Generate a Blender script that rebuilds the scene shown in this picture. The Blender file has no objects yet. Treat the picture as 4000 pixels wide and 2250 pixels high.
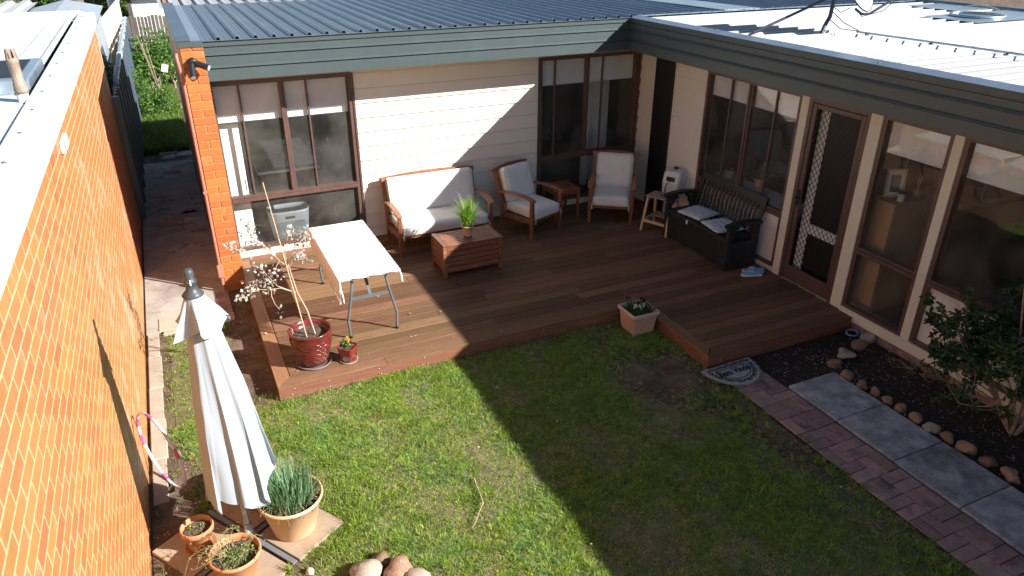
import bpy, math, random
import numpy as np
from mathutils import Vector, Matrix, noise

random.seed(7); RNG = np.random.default_rng(7)
scene = bpy.context.scene
COL = scene.collection
R = math.radians
# ---------------------------------------------------------------- camera, sky, sun, exposure
cam_d = bpy.data.cameras.new('camera'); cam = bpy.data.objects.new('camera', cam_d); COL.objects.link(cam)
cam_d.sensor_width = 36; cam_d.lens = 25.598; cam_d.clip_end = 500; cam_d.clip_start = 0.05
_r = Vector((0.90666, -0.42186, 0.00204)); _u = Vector((0.18743, 0.40715, 0.89392)); _f = Vector((0.37794, 0.8101, -0.44822))
cam.matrix_world = Matrix(((_r.x, _u.x, -_f.x, -0.4136), (_r.y, _u.y, -_f.y, -9.1554), (_r.z, _u.z, -_f.z, 3.8254), (0, 0, 0, 1)))
scene.camera = cam
SUN = Vector((1.265, -1.18, 1.0)).normalized()
world = bpy.data.worlds.new('World'); scene.world = world; world.use_nodes = True
wn = world.node_tree.nodes; wn.clear()
_sky = wn.new('ShaderNodeTexSky'); _sky.sky_type = 'NISHITA'; _sky.sun_disc = False
_sky.sun_elevation = math.asin(SUN.z); _sky.sun_rotation = math.atan2(SUN.x, SUN.y)
_sky.altitude = 600; _sky.air_density = 0.95; _sky.dust_density = 0.2; _sky.ozone_density = 1.0
_bg = wn.new('ShaderNodeBackground'); _bg.inputs['Strength'].default_value = 0.05
_out = wn.new('ShaderNodeOutputWorld')
world.node_tree.links.new(_sky.outputs[0], _bg.inputs[0]); world.node_tree.links.new(_bg.outputs[0], _out.inputs[0])
sun_d = bpy.data.lights.new('sun', 'SUN'); sun_d.energy = 5.0; sun_d.angle = R(0.53); sun_d.color = (1.0, 0.972, 0.935)
sun = bpy.data.objects.new('sun', sun_d); COL.objects.link(sun); sun.location = (12, -12, 12)
sun.rotation_euler = (-SUN).to_track_quat('-Z', 'Y').to_euler()
vs = scene.view_settings; vs.view_transform = 'Standard'; vs.look = 'None'; vs.exposure = 1.3; vs.gamma = 1.0; vs.use_curve_mapping = False
scene.render.engine = 'CYCLES'
scene.cycles.max_bounces = 8; scene.cycles.diffuse_bounces = 3; scene.cycles.glossy_bounces = 3
scene.cycles.transmission_bounces = 4; scene.cycles.transparent_max_bounces = 12
scene.cycles.caustics_reflective = False; scene.cycles.caustics_refractive = False
scene.cycles.sample_clamp_indirect = 8.0

# ---------------------------------------------------------------- materials
M = {}
def mat(name, c, r=0.6, m=0.0, var=0.12, scale=6.0, c2=None, c2amt=0.5, bump=0.0, bscale=80.0, rnd=0.0, stretch=(1, 1, 1), spec=0.4, coat=0.0, detail=5.0, rvar=0.0, sheen=0.0, hue=0.0):
    """procedural surface: noise-mixed colour, per-object variation, fine relief"""
    mt = bpy.data.materials.new(name); mt.use_nodes = True; nt = mt.node_tree; N = nt.nodes; L = nt.links
    b = N['Principled BSDF']; b.inputs['Metallic'].default_value = m; b.inputs['Roughness'].default_value = r
    b.inputs['Specular IOR Level'].default_value = spec; b.inputs['Coat Weight'].default_value = coat; b.inputs['Coat Roughness'].default_value = 0.12
    b.inputs['Sheen Weight'].default_value = sheen
    tc = N.new('ShaderNodeTexCoord'); vec = tc.outputs['Object']
    oi = N.new('ShaderNodeObjectInfo')
    if rnd > 0:
        k = N.new('ShaderNodeMath'); k.operation = 'MULTIPLY'; k.inputs[1].default_value = 37.0; L.new(oi.outputs['Random'], k.inputs[0])
        ad = N.new('ShaderNodeVectorMath'); ad.operation = 'ADD'; L.new(vec, ad.inputs[0]); L.new(k.outputs[0], ad.inputs[1]); vec = ad.outputs[0]
    mp = N.new('ShaderNodeMapping'); mp.inputs['Scale'].default_value = stretch; L.new(vec, mp.inputs[0])
    nz = N.new('ShaderNodeTexNoise'); nz.inputs['Scale'].default_value = scale; nz.inputs['Detail'].default_value = detail; nz.inputs['Roughness'].default_value = 0.62
    L.new(mp.outputs[0], nz.inputs['Vector'])
    mr = N.new('ShaderNodeMapRange'); mr.inputs[1].default_value = 0.3; mr.inputs[2].default_value = 0.7; L.new(nz.outputs[0], mr.inputs[0])
    mx = N.new('ShaderNodeMix'); mx.data_type = 'RGBA'
    lo = tuple(x * (1 - var) for x in c) + (1,); hi = tuple(min(1, x * (1 + var)) for x in c) + (1,)
    mx.inputs[6].default_value = lo; mx.inputs[7].default_value = hi; L.new(mr.outputs[0], mx.inputs[0])
    col = mx.outputs[2]
    if c2:
        n2 = N.new('ShaderNodeTexNoise'); n2.inputs['Scale'].default_value = scale * 0.37; n2.inputs['Detail'].default_value = 8; n2.inputs['Roughness'].default_value = 0.7
        L.new(mp.outputs[0], n2.inputs['Vector'])
        m2 = N.new('ShaderNodeMapRange'); m2.inputs[1].default_value = 0.62 - 0.3 * c2amt; m2.inputs[2].default_value = 0.78 - 0.22 * c2amt; L.new(n2.outputs[0], m2.inputs[0])
        x2 = N.new('ShaderNodeMix'); x2.data_type = 'RGBA'; L.new(m2.outputs[0], x2.inputs[0]); L.new(col, x2.inputs[6]); x2.inputs[7].default_value = tuple(c2) + (1,); col = x2.outputs[2]
    if rnd > 0:
        hs = N.new('ShaderNodeHueSaturation'); L.new(col, hs.inputs['Color'])
        v = N.new('ShaderNodeMapRange'); v.inputs[3].default_value = 1 - rnd; v.inputs[4].default_value = 1 + rnd; L.new(oi.outputs['Random'], v.inputs[0]); L.new(v.outputs[0], hs.inputs['Value'])
        if hue:
            w = N.new('ShaderNodeTexWhiteNoise'); w.noise_dimensions = '1D'; L.new(oi.outputs['Random'], w.inputs['W'])
            h = N.new('ShaderNodeMapRange'); h.inputs[3].default_value = 0.5 - hue; h.inputs[4].default_value = 0.5 + hue; L.new(w.outputs[0], h.inputs[0]); L.new(h.outputs[0], hs.inputs['Hue'])
        col = hs.outputs[0]
    L.new(col, b.inputs['Base Color'])
    if rvar:
        q = N.new('ShaderNodeMapRange'); q.inputs[3].default_value = max(0.02, r - rvar); q.inputs[4].default_value = min(1, r + rvar); L.new(nz.outputs[0], q.inputs[0]); L.new(q.outputs[0], b.inputs['Roughness'])
    if bump:
        n3 = N.new('ShaderNodeTexNoise'); n3.inputs['Scale'].default_value = bscale; n3.inputs['Detail'].default_value = 4; L.new(mp.outputs[0], n3.inputs['Vector'])
        bp = N.new('ShaderNodeBump'); bp.inputs['Strength'].default_value = bump; bp.inputs['Distance'].default_value = 0.01; L.new(n3.outputs[0], bp.inputs['Height']); L.new(bp.outputs[0], b.inputs['Normal'])
    M[name] = mt; return mt

def leafmat(name, rough=0.55, trans=0.35):
    """colour comes from the per-leaf attribute 'col'; some light passes through the blade"""
    mt = bpy.data.materials.new(name); mt.use_nodes = True; nt = mt.node_tree; N = nt.nodes; L = nt.links
    b = N['Principled BSDF']; b.inputs['Roughness'].default_value = rough; b.inputs['Specular IOR Level'].default_value = 0.25
    a = N.new('ShaderNodeAttribute'); a.attribute_name = 'col'; L.new(a.outputs['Color'], b.inputs['Base Color'])
    t = N.new('ShaderNodeBsdfTranslucent'); L.new(a.outputs['Color'], t.inputs[0])
    x = N.new('ShaderNodeMixShader'); x.inputs[0].default_value = trans; L.new(b.outputs[0], x.inputs[1]); L.new(t.outputs[0], x.inputs[2])
    L.new(x.outputs[0], N['Material Output'].inputs[0]); M[name] = mt; return mt

def glassmat(name, tint=(0.99, 1.0, 0.995), ior=1.52, dirt=0.05):
    mt = bpy.data.materials.new(name); mt.use_nodes = True; nt = mt.node_tree; N = nt.nodes; L = nt.links; N.remove(N['Principled BSDF'])
    tr = N.new('ShaderNodeBsdfTransparent'); tr.inputs[0].default_value = tint + (1,)
    gl = N.new('ShaderNodeBsdfGlossy'); gl.inputs['Roughness'].default_value = 0.0
    fr = N.new('ShaderNodeFresnel'); ge = N.new('ShaderNodeNewGeometry'); io = N.new('ShaderNodeMapRange'); io.inputs[3].default_value = ior; io.inputs[4].default_value = 1 / ior; L.new(ge.outputs['Backfacing'], io.inputs[0]); L.new(io.outputs[0], fr.inputs[0])   # thin pane: same reflection from both faces
    k = N.new('ShaderNodeMath'); k.operation = 'MULTIPLY'; k.inputs[1].default_value = 0.85; k.use_clamp = True; L.new(fr.outputs[0], k.inputs[0])
    x = N.new('ShaderNodeMixShader'); L.new(k.outputs[0], x.inputs[0]); L.new(tr.outputs[0], x.inputs[1]); L.new(gl.outputs[0], x.inputs[2])
    df = N.new('ShaderNodeBsdfDiffuse'); df.inputs[0].default_value = (0.5, 0.48, 0.44, 1)
    nz = N.new('ShaderNodeTexNoise'); nz.inputs['Scale'].default_value = 3; nz.inputs['Detail'].default_value = 8
    tc = N.new('ShaderNodeTexCoord'); L.new(tc.outputs['Object'], nz.inputs['Vector'])
    mr = N.new('ShaderNodeMapRange'); mr.inputs[1].default_value = 0.35; mr.inputs[2].default_value = 0.75; mr.inputs[3].default_value = dirt * 0.3; mr.inputs[4].default_value = dirt * 1.6; L.new(nz.outputs[0], mr.inputs[0])
    x2 = N.new('ShaderNodeMixShader'); L.new(mr.outputs[0], x2.inputs[0]); L.new(x.outputs[0], x2.inputs[1]); L.new(df.outputs[0], x2.inputs[2])
    L.new(x2.outputs[0], N['Material Output'].inputs[0]); M[name] = mt; return mt

# wall and building surfaces
mat('column_brick', (0.39, 0.128, 0.036), 0.45, var=0.10, scale=14, rnd=0.10, bump=0.15, bscale=60, c2=(0.42, 0.18, 0.08), c2amt=0.2, hue=0.008)
mat('brick', (0.45, 0.185, 0.060), 0.38, var=0.11, scale=9, rnd=0.12, bump=0.15, bscale=60, c2=(0.50, 0.29, 0.17), c2amt=0.22, spec=0.5, hue=0.012)
mat('brick_joined', (0.45, 0.185, 0.060), 0.42, var=0.15, scale=7, bump=0.15, bscale=60, c2=(0.56, 0.40, 0.29), c2amt=0.34, spec=0.5)
mat('mortar', (0.58, 0.385, 0.215), 0.9, var=0.22, scale=30, bump=0.3, bscale=150)
mat('mortar_grey', (0.36, 0.19, 0.09), 0.9, var=0.25, scale=30, bump=0.3, bscale=150)
mat('cream', (0.75, 0.69, 0.60), 0.55, var=0.03, scale=3, rnd=0.02, bump=0.03, bscale=120)
mat('cream_trim', (0.74, 0.66, 0.54), 0.5, var=0.05, scale=5, bump=0.05, bscale=100)
mat('panel', (0.74, 0.68, 0.66), 0.6, var=0.05, scale=3)
mat('frame', (0.105, 0.058, 0.046), 0.42, m=0.0, var=0.18, scale=9, spec=0.6, bump=0.04)
mat('fascia', (0.057, 0.077, 0.077), 0.42, var=0.06, scale=4, spec=0.5, bump=0.02, bscale=30)
mat('roof_grey', (0.22, 0.265, 0.315), 0.38, m=0.65, var=0.12, scale=3, bump=0.02, bscale=20, rnd=0.05, rvar=0.12, c2=(0.33, 0.33, 0.31), c2amt=0.25)
mat('roof_white', (0.37, 0.38, 0.39), 0.7, m=0.0, spec=0.1, var=0.03, scale=4, rnd=0.02)
mat('flashing', (0.42, 0.50, 0.56), 0.32, m=0.75, var=0.15, scale=3, bump=0.04, bscale=12, rvar=0.12)
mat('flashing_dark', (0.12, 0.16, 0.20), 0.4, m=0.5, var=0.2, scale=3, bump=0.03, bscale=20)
mat('garage_roof', (0.72, 0.76, 0.78), 0.42, m=0.25, var=0.06, scale=2, bump=0.04, bscale=8)
mat('black_panel', (0.012, 0.012, 0.014), 0.45, var=0.2, scale=4)
mat('soffit', (0.66, 0.58, 0.46), 0.7, var=0.05, scale=4)
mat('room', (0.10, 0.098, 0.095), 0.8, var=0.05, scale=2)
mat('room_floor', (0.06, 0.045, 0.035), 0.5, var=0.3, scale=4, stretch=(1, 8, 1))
mat('white_paint', (0.80, 0.80, 0.79), 0.5, var=0.04, scale=4)
mat('blind', (0.84, 0.84, 0.90), 0.75, var=0.04, scale=30, stretch=(1, 1, 12))
glassmat('glass')
_n = M['blind'].node_tree; _t = _n.nodes.new('ShaderNodeBsdfTranslucent'); _t.inputs[0].default_value = (.8, .79, .8, 1); _x = _n.nodes.new('ShaderNodeMixShader'); _x.inputs[0].default_value = .15
_n.links.new(_n.nodes['Principled BSDF'].outputs[0], _x.inputs[1]); _n.links.new(_t.outputs[0], _x.inputs[2]); _n.links.new(_x.outputs[0], _n.nodes['Material Output'].inputs[0])
# timber
mat('deck', (0.182, 0.100, 0.056), 0.55, var=0.28, scale=5, stretch=(1.1, 22, 22), rnd=0.32, bump=0.12, bscale=14, c2=(0.25, 0.15, 0.09), c2amt=0.3, spec=0.08, hue=0.012, rvar=0.1)
mat('deck_y', (0.255, 0.13, 0.064), 0.42, var=0.22, scale=5, stretch=(22, 1.1, 22), rnd=0.12, bump=0.12, bscale=14, spec=0.45, hue=0.01)
mat('deck_fascia', (0.20, 0.085, 0.052), 0.45, var=0.22, scale=4, stretch=(1, 1, 14), rnd=0.1, bump=0.1, bscale=14, c2=(0.24, 0.14, 0.10), c2amt=0.35)
mat('teak', (0.22, 0.080, 0.038), 0.4, var=0.3, scale=7, stretch=(3, 3, 3), rnd=0.16, bump=0.08, bscale=40, spec=0.45, c2=(0.30, 0.15, 0.08), c2amt=0.25)
mat('teak_worn', (0.30, 0.14, 0.07), 0.5, var=0.3, scale=9, rnd=0.15, bump=0.1, bscale=40, c2=(0.40, 0.24, 0.14), c2amt=0.3)
mat('chest_wood', (0.21, 0.078, 0.042), 0.42, var=0.3, scale=6, stretch=(1.2, 9, 9), rnd=0.18, bump=0.08, bscale=20, c2=(0.34, 0.19, 0.12), c2amt=0.2)
mat('pine', (0.62, 0.40, 0.20), 0.55, var=0.15, scale=8, stretch=(4, 4, 1), rnd=0.08)
mat('pine_worn', (0.36, 0.27, 0.19), 0.65, var=0.3, scale=12, c2=(0.5, 0.36, 0.22), c2amt=0.4)
mat('grey_timber', (0.095, 0.08, 0.066), 0.8, var=0.3, scale=6, stretch=(8, 8, 1), rnd=0.25, bump=0.2, bscale=30)
mat('oak', (0.42, 0.25, 0.13), 0.5, var=0.2, scale=6, stretch=(14, 14, 1))
mat('bark', (0.34, 0.24, 0.18), 0.75, var=0.3, scale=30, bump=0.3, bscale=60)
mat('bark_pale', (0.46, 0.33, 0.25), 0.6, var=0.2, scale=20)
mat('bamboo', (0.56, 0.40, 0.24), 0.5, var=0.15, scale=20)
mat('twig', (0.33, 0.22, 0.14), 0.8, var=0.3, scale=40)
# cloth
mat('canvas', (0.76, 0.74, 0.69), 0.85, var=0.05, scale=10, bump=0.12, bscale=260, sheen=0.1)
mat('canvas_grey', (0.66, 0.68, 0.70), 0.85, var=0.05, scale=10, bump=0.12, bscale=260, sheen=0.1)
mat('umbrella_cloth', (0.30, 0.345, 0.385), 0.8, var=0.03, scale=6, bump=0.05, bscale=200)
mat('white_cloth', (0.84, 0.83, 0.81), 0.9, var=0.04, scale=8, bump=0.3, bscale=45, stretch=(0.3, 4, 1))
mat('fringe', (0.80, 0.74, 0.70), 0.9, var=0.1, scale=30)
mat('coat_cloth', (0.045, 0.045, 0.05), 0.9, var=0.3, scale=12)
# metal and plastic
mat('grey_tube', (0.13, 0.15, 0.16), 0.4, m=0.2, var=0.1)
mat('pole_grey', (0.42, 0.46, 0.48), 0.35, m=0.3, var=0.08)
mat('cap_plastic', (0.05, 0.056, 0.06), 0.45, var=0.2, scale=20)
mat('steel_bar', (0.20, 0.22, 0.24), 0.5, m=0.3, var=0.2, scale=10)
mat('bench_plastic', (0.022, 0.023, 0.025), 0.5, var=0.2, scale=14, bump=0.06, bscale=200)
mat('black_plastic', (0.018, 0.018, 0.02), 0.4, var=0.1)
mat('white_plastic', (0.72, 0.71, 0.69), 0.45, var=0.06, scale=8)
mat('lens', (0.8, 0.82, 0.84), 0.15, var=0.02, spec=0.8)
mat('dish', (0.62, 0.66, 0.66), 0.45, var=0.04)
mat('dark_pipe', (0.07, 0.07, 0.09), 0.45, var=0.15)
mat('pvc_blue', (0.20, 0.26, 0.31), 0.4, var=0.2, scale=6)
mat('rust_pipe', (0.30, 0.22, 0.17), 0.7, m=0.2, var=0.3, scale=14, c2=(0.55, 0.5, 0.45), c2amt=0.3)
mat('pink_pipe', (0.42, 0.16, 0.11), 0.5, var=0.1)
mat('hoop_white', (0.78, 0.72, 0.78), 0.3, var=0.03)
mat('hoop_pink', (0.55, 0.10, 0.33), 0.3, var=0.1)
mat('screw', (0.55, 0.47, 0.42), 0.4, m=0.6, var=0.1)
mat('basket', (0.17, 0.20, 0.215), 0.5, var=0.05)
mat('fence_steel', (0.24, 0.27, 0.265), 0.5, m=0.1, var=0.08, scale=3, rnd=0.04)
mat('zinc', (0.50, 0.56, 0.60), 0.42, m=0.5, var=0.15, scale=5)
mat('shoe_white', (0.70, 0.68, 0.72), 0.6, var=0.05); mat('shoe_blue', (0.16, 0.38, 0.62), 0.6, var=0.2, scale=40)
mat('blue_plastic', (0.20, 0.38, 0.62), 0.4, var=0.05)
# masonry, soil, pots
mat('terracotta', (0.48, 0.215, 0.10), 0.7, var=0.10, scale=9, rnd=0.08, bump=0.06, bscale=60, c2=(0.46, 0.27, 0.16), c2amt=0.28)
mat('terracotta_pale', (0.66, 0.42, 0.235), 0.7, var=0.08, scale=7, rnd=0.06, bump=0.06, bscale=60, c2=(0.72, 0.52, 0.36), c2amt=0.3)
mat('planter_pink', (0.62, 0.40, 0.31), 0.55, var=0.06, scale=10)
mat('glaze_red', (0.125, 0.017, 0.014), 0.25, var=0.35, scale=9, spec=0.5, coat=0.3, c2=(0.10, 0.045, 0.02), c2amt=0.4, bump=0.05, bscale=14)
mat('glaze_bright', (0.20, 0.018, 0.015), 0.16, var=0.25, scale=9, spec=0.6, coat=0.5)
mat('saucer', (0.20, 0.16, 0.15), 0.5, var=0.15)
mat('potting_soil', (0.075, 0.055, 0.04), 0.95, var=0.6, scale=70, bump=0.9, bscale=110, c2=(0.22, 0.17, 0.12), c2amt=0.35)
mat('lawn_soil', (0.13, 0.125, 0.05), 0.95, var=0.35, scale=9, bump=0.8, bscale=60, c2=(0.24, 0.20, 0.11), c2amt=0.35, detail=9)
mat('soil', (0.085, 0.055, 0.036), 0.95, var=0.4, scale=9, bump=0.8, bscale=60, c2=(0.19, 0.135, 0.085), c2amt=0.6, detail=9)
mat('mulch', (0.030, 0.022, 0.017), 0.95, var=0.6, scale=40, bump=0.9, bscale=70, c2=(0.085, 0.062, 0.045), c2amt=0.3, detail=9)
mat('concrete', (0.34, 0.315, 0.28), 0.85, var=0.22, scale=3.5, bump=0.25, bscale=50, c2=(0.19, 0.165, 0.14), c2amt=0.42, detail=9, rnd=0.05)
mat('concrete_pale', (0.40, 0.345, 0.27), 0.85, var=0.16, scale=4, bump=0.2, bscale=60, c2=(0.33, 0.27, 0.21), c2amt=0.4, detail=9, rnd=0.05)
mat('slab', (0.42, 0.415, 0.405), 0.9, var=0.38, scale=7, bump=0.5, bscale=140, c2=(0.17, 0.165, 0.16), c2amt=0.62, rnd=0.06, detail=10)
mat('paver', (0.37, 0.28, 0.195), 0.85, var=0.10, scale=7, bump=0.25, bscale=120, c2=(0.30, 0.22, 0.15), c2amt=0.4, rnd=0.05)
mat('path_brick', (0.35, 0.215, 0.18), 0.85, var=0.2, scale=12, bump=0.3, bscale=90, c2=(0.12, 0.085, 0.075), c2amt=0.35, rnd=0.22, hue=0.015)
mat('stone', (0.27, 0.155, 0.09), 0.8, var=0.3, scale=12, bump=0.5, bscale=30, c2=(0.36, 0.26, 0.18), c2amt=0.5, rnd=0.3, hue=0.015)
mat('stone_pale', (0.42, 0.33, 0.25), 0.8, var=0.25, scale=14, bump=0.5, bscale=30, c2=(0.50, 0.42, 0.34), c2amt=0.4, rnd=0.08)
mat('coir', (0.44, 0.42, 0.40), 0.95, var=0.4, scale=120, bump=0.9, bscale=220); mat('coir_dark', (0.018, 0.017, 0.028), 0.95, var=0.3, scale=80)
mat('cloth_line', (0.52, 0.51, 0.50), 0.9, var=0.1); leafmat('leaf'); leafmat('grass_blade', 0.5, 0.4); leafmat('leaf_thick', 0.4, 0.15)
# ---------------------------------------------------------------- geometry helpers
WL = {}     # world origin of every object that can be a parent
class MB:
    """collects shapes that become ONE mesh object"""
    def __init__(s): s.v = []; s.f = []; s.sm = []
    def add(s, vs, fs, smooth=False):
        o = len(s.v); s.v += [tuple(p) for p in vs]; s.f += [tuple(i + o for i in f) for f in fs]; s.sm += [smooth] * len(fs); return s
    def box(s, x0, x1, y0, y1, z0, z1, b=0.0, T=None):
        if x0 > x1: x0, x1 = x1, x0
        if y0 > y1: y0, y1 = y1, y0
        if z0 > z1: z0, z1 = z1, z0
        c = ((x0 + x1) / 2, (y0 + y1) / 2, (z0 + z1) / 2); h = ((x1 - x0) / 2, (y1 - y0) / 2, (z1 - z0) / 2)
        b = min(b, *(0.45 * k for k in h))
        if b <= 0:
            vs = [(x, y, z) for z in (z0, z1) for y in (y0, y1) for x in (x0, x1)]
            fs = [(0, 2, 3, 1), (4, 5, 7, 6), (0, 1, 5, 4), (2, 6, 7, 3), (0, 4, 6, 2), (1, 3, 7, 5)]
        else:
            vs = []; idx = {}
            for sx in (-1, 1):
                for sy in (-1, 1):
                    for sz in (-1, 1):
                        for a in range(3):
                            q = [sx * (h[0] - b), sy * (h[1] - b), sz * (h[2] - b)]; q[a] = (sx, sy, sz)[a] * h[a]
                            idx[(sx, sy, sz, a)] = len(vs); vs.append((c[0] + q[0], c[1] + q[1], c[2] + q[2]))
            fs = []; S = (-1, 1)
            for sg in S:
                fs.append([idx[(sg, -1, -1, 0)], idx[(sg, 1, -1, 0)], idx[(sg, 1, 1, 0)], idx[(sg, -1, 1, 0)]])
                fs.append([idx[(-1, sg, -1, 1)], idx[(1, sg, -1, 1)], idx[(1, sg, 1, 1)], idx[(-1, sg, 1, 1)]])
                fs.append([idx[(-1, -1, sg, 2)], idx[(1, -1, sg, 2)], idx[(1, 1, sg, 2)], idx[(-1, 1, sg, 2)]])
                for sg2 in S:
                    fs.append([idx[(sg, sg2, -1, 0)], idx[(sg, sg2, 1, 0)], idx[(sg, sg2, 1, 1)], idx[(sg, sg2, -1, 1)]])
                    fs.append([idx[(sg, -1, sg2, 0)], idx[(sg, 1, sg2, 0)], idx[(sg, 1, sg2, 2)], idx[(sg, -1, sg2, 2)]])
                    fs.append([idx[(-1, sg, sg2, 1)], idx[(1, sg, sg2, 1)], idx[(1, sg, sg2, 2)], idx[(-1, sg, sg2, 2)]])
                    for sg3 in S: fs.append([idx[(sg, sg2, sg3, 0)], idx[(sg, sg2, sg3, 1)], idx[(sg, sg2, sg3, 2)]])
            C = Vector(c); out = []
            for f in fs:
                P = [Vector(vs[i]) for i in f]; n = (P[1] - P[0]).cross(P[2] - P[0])
                out.append(f if n.dot(sum(P, Vector()) / len(P) - C) > 0 else f[::-1])
            fs = out
        if T is not None: vs = [T @ Vector(p) for p in vs]
        return s.add(vs, fs)
    def bar(s, p0, p1, w, h, up=(0, 0, 1), b=0.0, w1=None, h1=None):
        """box from p0 to p1: w across, h along up; optional taper"""
        p0 = Vector(p0); p1 = Vector(p1); d = (p1 - p0); ln = d.length; d.normalize()
        sd = d.cross(Vector(up))
        if sd.length < 1e-5: sd = d.cross(Vector((0, 1, 0)))
        sd.normalize(); u = sd.cross(d)
        w1 = w if w1 is None else w1; h1 = h if h1 is None else h1
        vs = []
        for p, ww, hh in ((p0, w, h), (p1, w1, h1)):
            for a, c in ((-1, -1), (1, -1), (1, 1), (-1, 1)): vs.append(p + sd * a * ww / 2 + u * c * hh / 2)
        if b > 0:
            T = Matrix((sd.to_4d(), d.to_4d(), u.to_4d(), (0, 0, 0, 1))).transposed(); T = Matrix.Translation((p0 + p1) / 2) @ Matrix([[sd.x, d.x, u.x, 0], [sd.y, d.y, u.y, 0], [sd.z, d.z, u.z, 0], [0, 0, 0, 1]])
            if w1 == w and h1 == h: return s.box(-w / 2, w / 2, -ln / 2, ln / 2, -h / 2, h / 2, b, T)
        return s.add(vs, [(0, 1, 2, 3), (7, 6, 5, 4), (0, 4, 5, 1), (1, 5, 6, 2), (2, 6, 7, 3), (3, 7, 4, 0)])
    def sweep(s, pts, w, h, up=(0, 0, 1), smooth=False):
        """rectangular section swept along pts (w, h may be lists)"""
        pts = [Vector(p) for p in pts]; n = len(pts); vs = []
        for i, p in enumerate(pts):
            d = (pts[min(i + 1, n - 1)] - pts[max(i - 1, 0)]).normalized(); sd = d.cross(Vector(up)).normalized(); u = sd.cross(d)
            ww = w[i] if isinstance(w, (list, tuple)) else w; hh = h[i] if isinstance(h, (list, tuple)) else h
            for a, c in ((-1, -1), (1, -1), (1, 1), (-1, 1)): vs.append(p + sd * a * ww / 2 + u * c * hh / 2)
        fs = [(0, 1, 2, 3), tuple(4 * (n - 1) + k for k in (3, 2, 1, 0))]
        for i in range(n - 1):
            for k in range(4): a = 4 * i + k; b2 = 4 * i + (k + 1) % 4; fs.append((a, a + 4, b2 + 4, b2))
        return s.add(vs, fs, smooth)
    def tube(s, pts, r, n=8, cap=True, smooth=True, closed=False):
        pts = [Vector(p) for p in pts]; m = len(pts); vs = []; fs = []
        prev = None
        for i, p in enumerate(pts):
            if closed: d = pts[(i + 1) % m] - pts[i - 1]
            else: d = pts[min(i + 1, m - 1)] - pts[max(i - 1, 0)]
            d.normalize()
            if prev is None: a = d.orthogonal().normalized()
            else:
                a = prev - d * prev.dot(d)
                a = a.normalized() if a.length > 1e-6 else d.orthogonal().normalized()
            prev = a; b = d.cross(a); rr = r[i] if isinstance(r, (list, tuple)) else r
            for k in range(n): t = 2 * math.pi * k / n; vs.append(p + (a * math.cos(t) + b * math.sin(t)) * rr)
        for i in range(m if closed else m - 1):
            j = (i + 1) % m
            for k in range(n): fs.append((i * n + k, i * n + (k + 1) % n, j * n + (k + 1) % n, j * n + k))
        s.add(vs, fs, smooth)
        if cap and not closed: s.add(vs[:n], [tuple(range(n))[::-1]]); s.add(vs[-n:], [tuple(range(n))])
        return s
    def lathe(s, prof, n=28, c=(0, 0, 0), smooth=True, T=None):
        vs = []; fs = []; m = len(prof)
        for r, z in prof:
            for k in range(n): t = 2 * math.pi * k / n; vs.append(Vector((c[0] + r * math.cos(t), c[1] + r * math.sin(t), c[2] + z)))
        for i in range(m - 1):
            for k in range(n): fs.append((i * n + k, i * n + (k + 1) % n, (i + 1) * n + (k + 1) % n, (i + 1) * n + k))
        if T is not None: vs = [T @ p for p in vs]
        return s.add(vs, fs, smooth)
    def prism(s, poly, z0, z1, T=None):
        n = len(poly); vs = [Vector((x, y, z0)) for x, y in poly] + [Vector((x, y, z1)) for x, y in poly]
        if T is not None: vs = [T @ p for p in vs]
        return s.add(vs, [tuple(range(n))[::-1], tuple(range(n, 2 * n))] + [(i, (i + 1) % n, n + (i + 1) % n, n + i) for i in range(n)])
    def extr(s, prof, axis, a0, a1, closed=True):
        """profile points (p, q) extruded along axis: 'x' -> (a, p, q), 'y' -> (p, a, q)"""
        n = len(prof); f = (lambda a, p, q: (a, p, q)) if axis == 'x' else (lambda a, p, q: (p, a, q))
        vs = [f(a0, *p) for p in prof] + [f(a1, *p) for p in prof]
        fs = [(i, (i + 1) % n, n + (i + 1) % n, n + i) for i in range(n if closed else n - 1)]
        if closed: fs += [tuple(range(n))[::-1], tuple(range(n, 2 * n))]
        return s.add(vs, fs)
    def quad(s, a, b, c, d): return s.add([a, b, c, d], [(0, 1, 2, 3)])
    def mesh(s, name):
        me = bpy.data.meshes.new(name); me.from_pydata([tuple(v) for v in s.v], [], s.f); me.polygons.foreach_set('use_smooth', s.sm); me.update(); return me
    def build(s, name, mt, parent=None, local=False):
        """local: the verts are already in the parent's own space"""
        if parent is not None and not local:
            w = WL[parent.name]; s.v = [(v[0] - w[0], v[1] - w[1], v[2] - w[2]) for v in s.v]
        me = s.mesh(name); me.materials.append(M[mt] if isinstance(mt, str) else mt)
        o = bpy.data.objects.new(name, me); COL.objects.link(o)
        if parent is not None: o.parent = parent; WL[o.name] = WL[parent.name]
        else: WL[o.name] = Vector((0, 0, 0))
        return o

def tag(o, label=None, cat=None, group=None, kind=None):
    if label: o['label'] = label
    if cat: o['category'] = cat
    if group: o['group'] = group
    if kind: o['kind'] = kind
    return o
def thing(name, label, cat, loc=(0, 0, 0), rz=0.0, group=None):
    o = bpy.data.objects.new(name, None); COL.objects.link(o); o.location = loc; o.rotation_euler = (0, 0, rz); o.empty_display_size = 0.1
    WL[o.name] = Vector(loc); return tag(o, label, cat, group)
def piece(name, me, parent, loc=(0, 0, 0), rot=(0, 0, 0), local=False, scale=None):
    """one more object that shares mesh data (bricks, boards, stones)"""
    o = bpy.data.objects.new(name, me); COL.objects.link(o)
    if parent is not None:
        o.parent = parent; w = WL[parent.name]
        o.location = loc if local else (loc[0] - w[0], loc[1] - w[1], loc[2] - w[2])
    else: o.location = loc
    o.rotation_euler = rot
    if scale: o.scale = scale
    WL[o.name] = Vector(loc); return o
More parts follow.
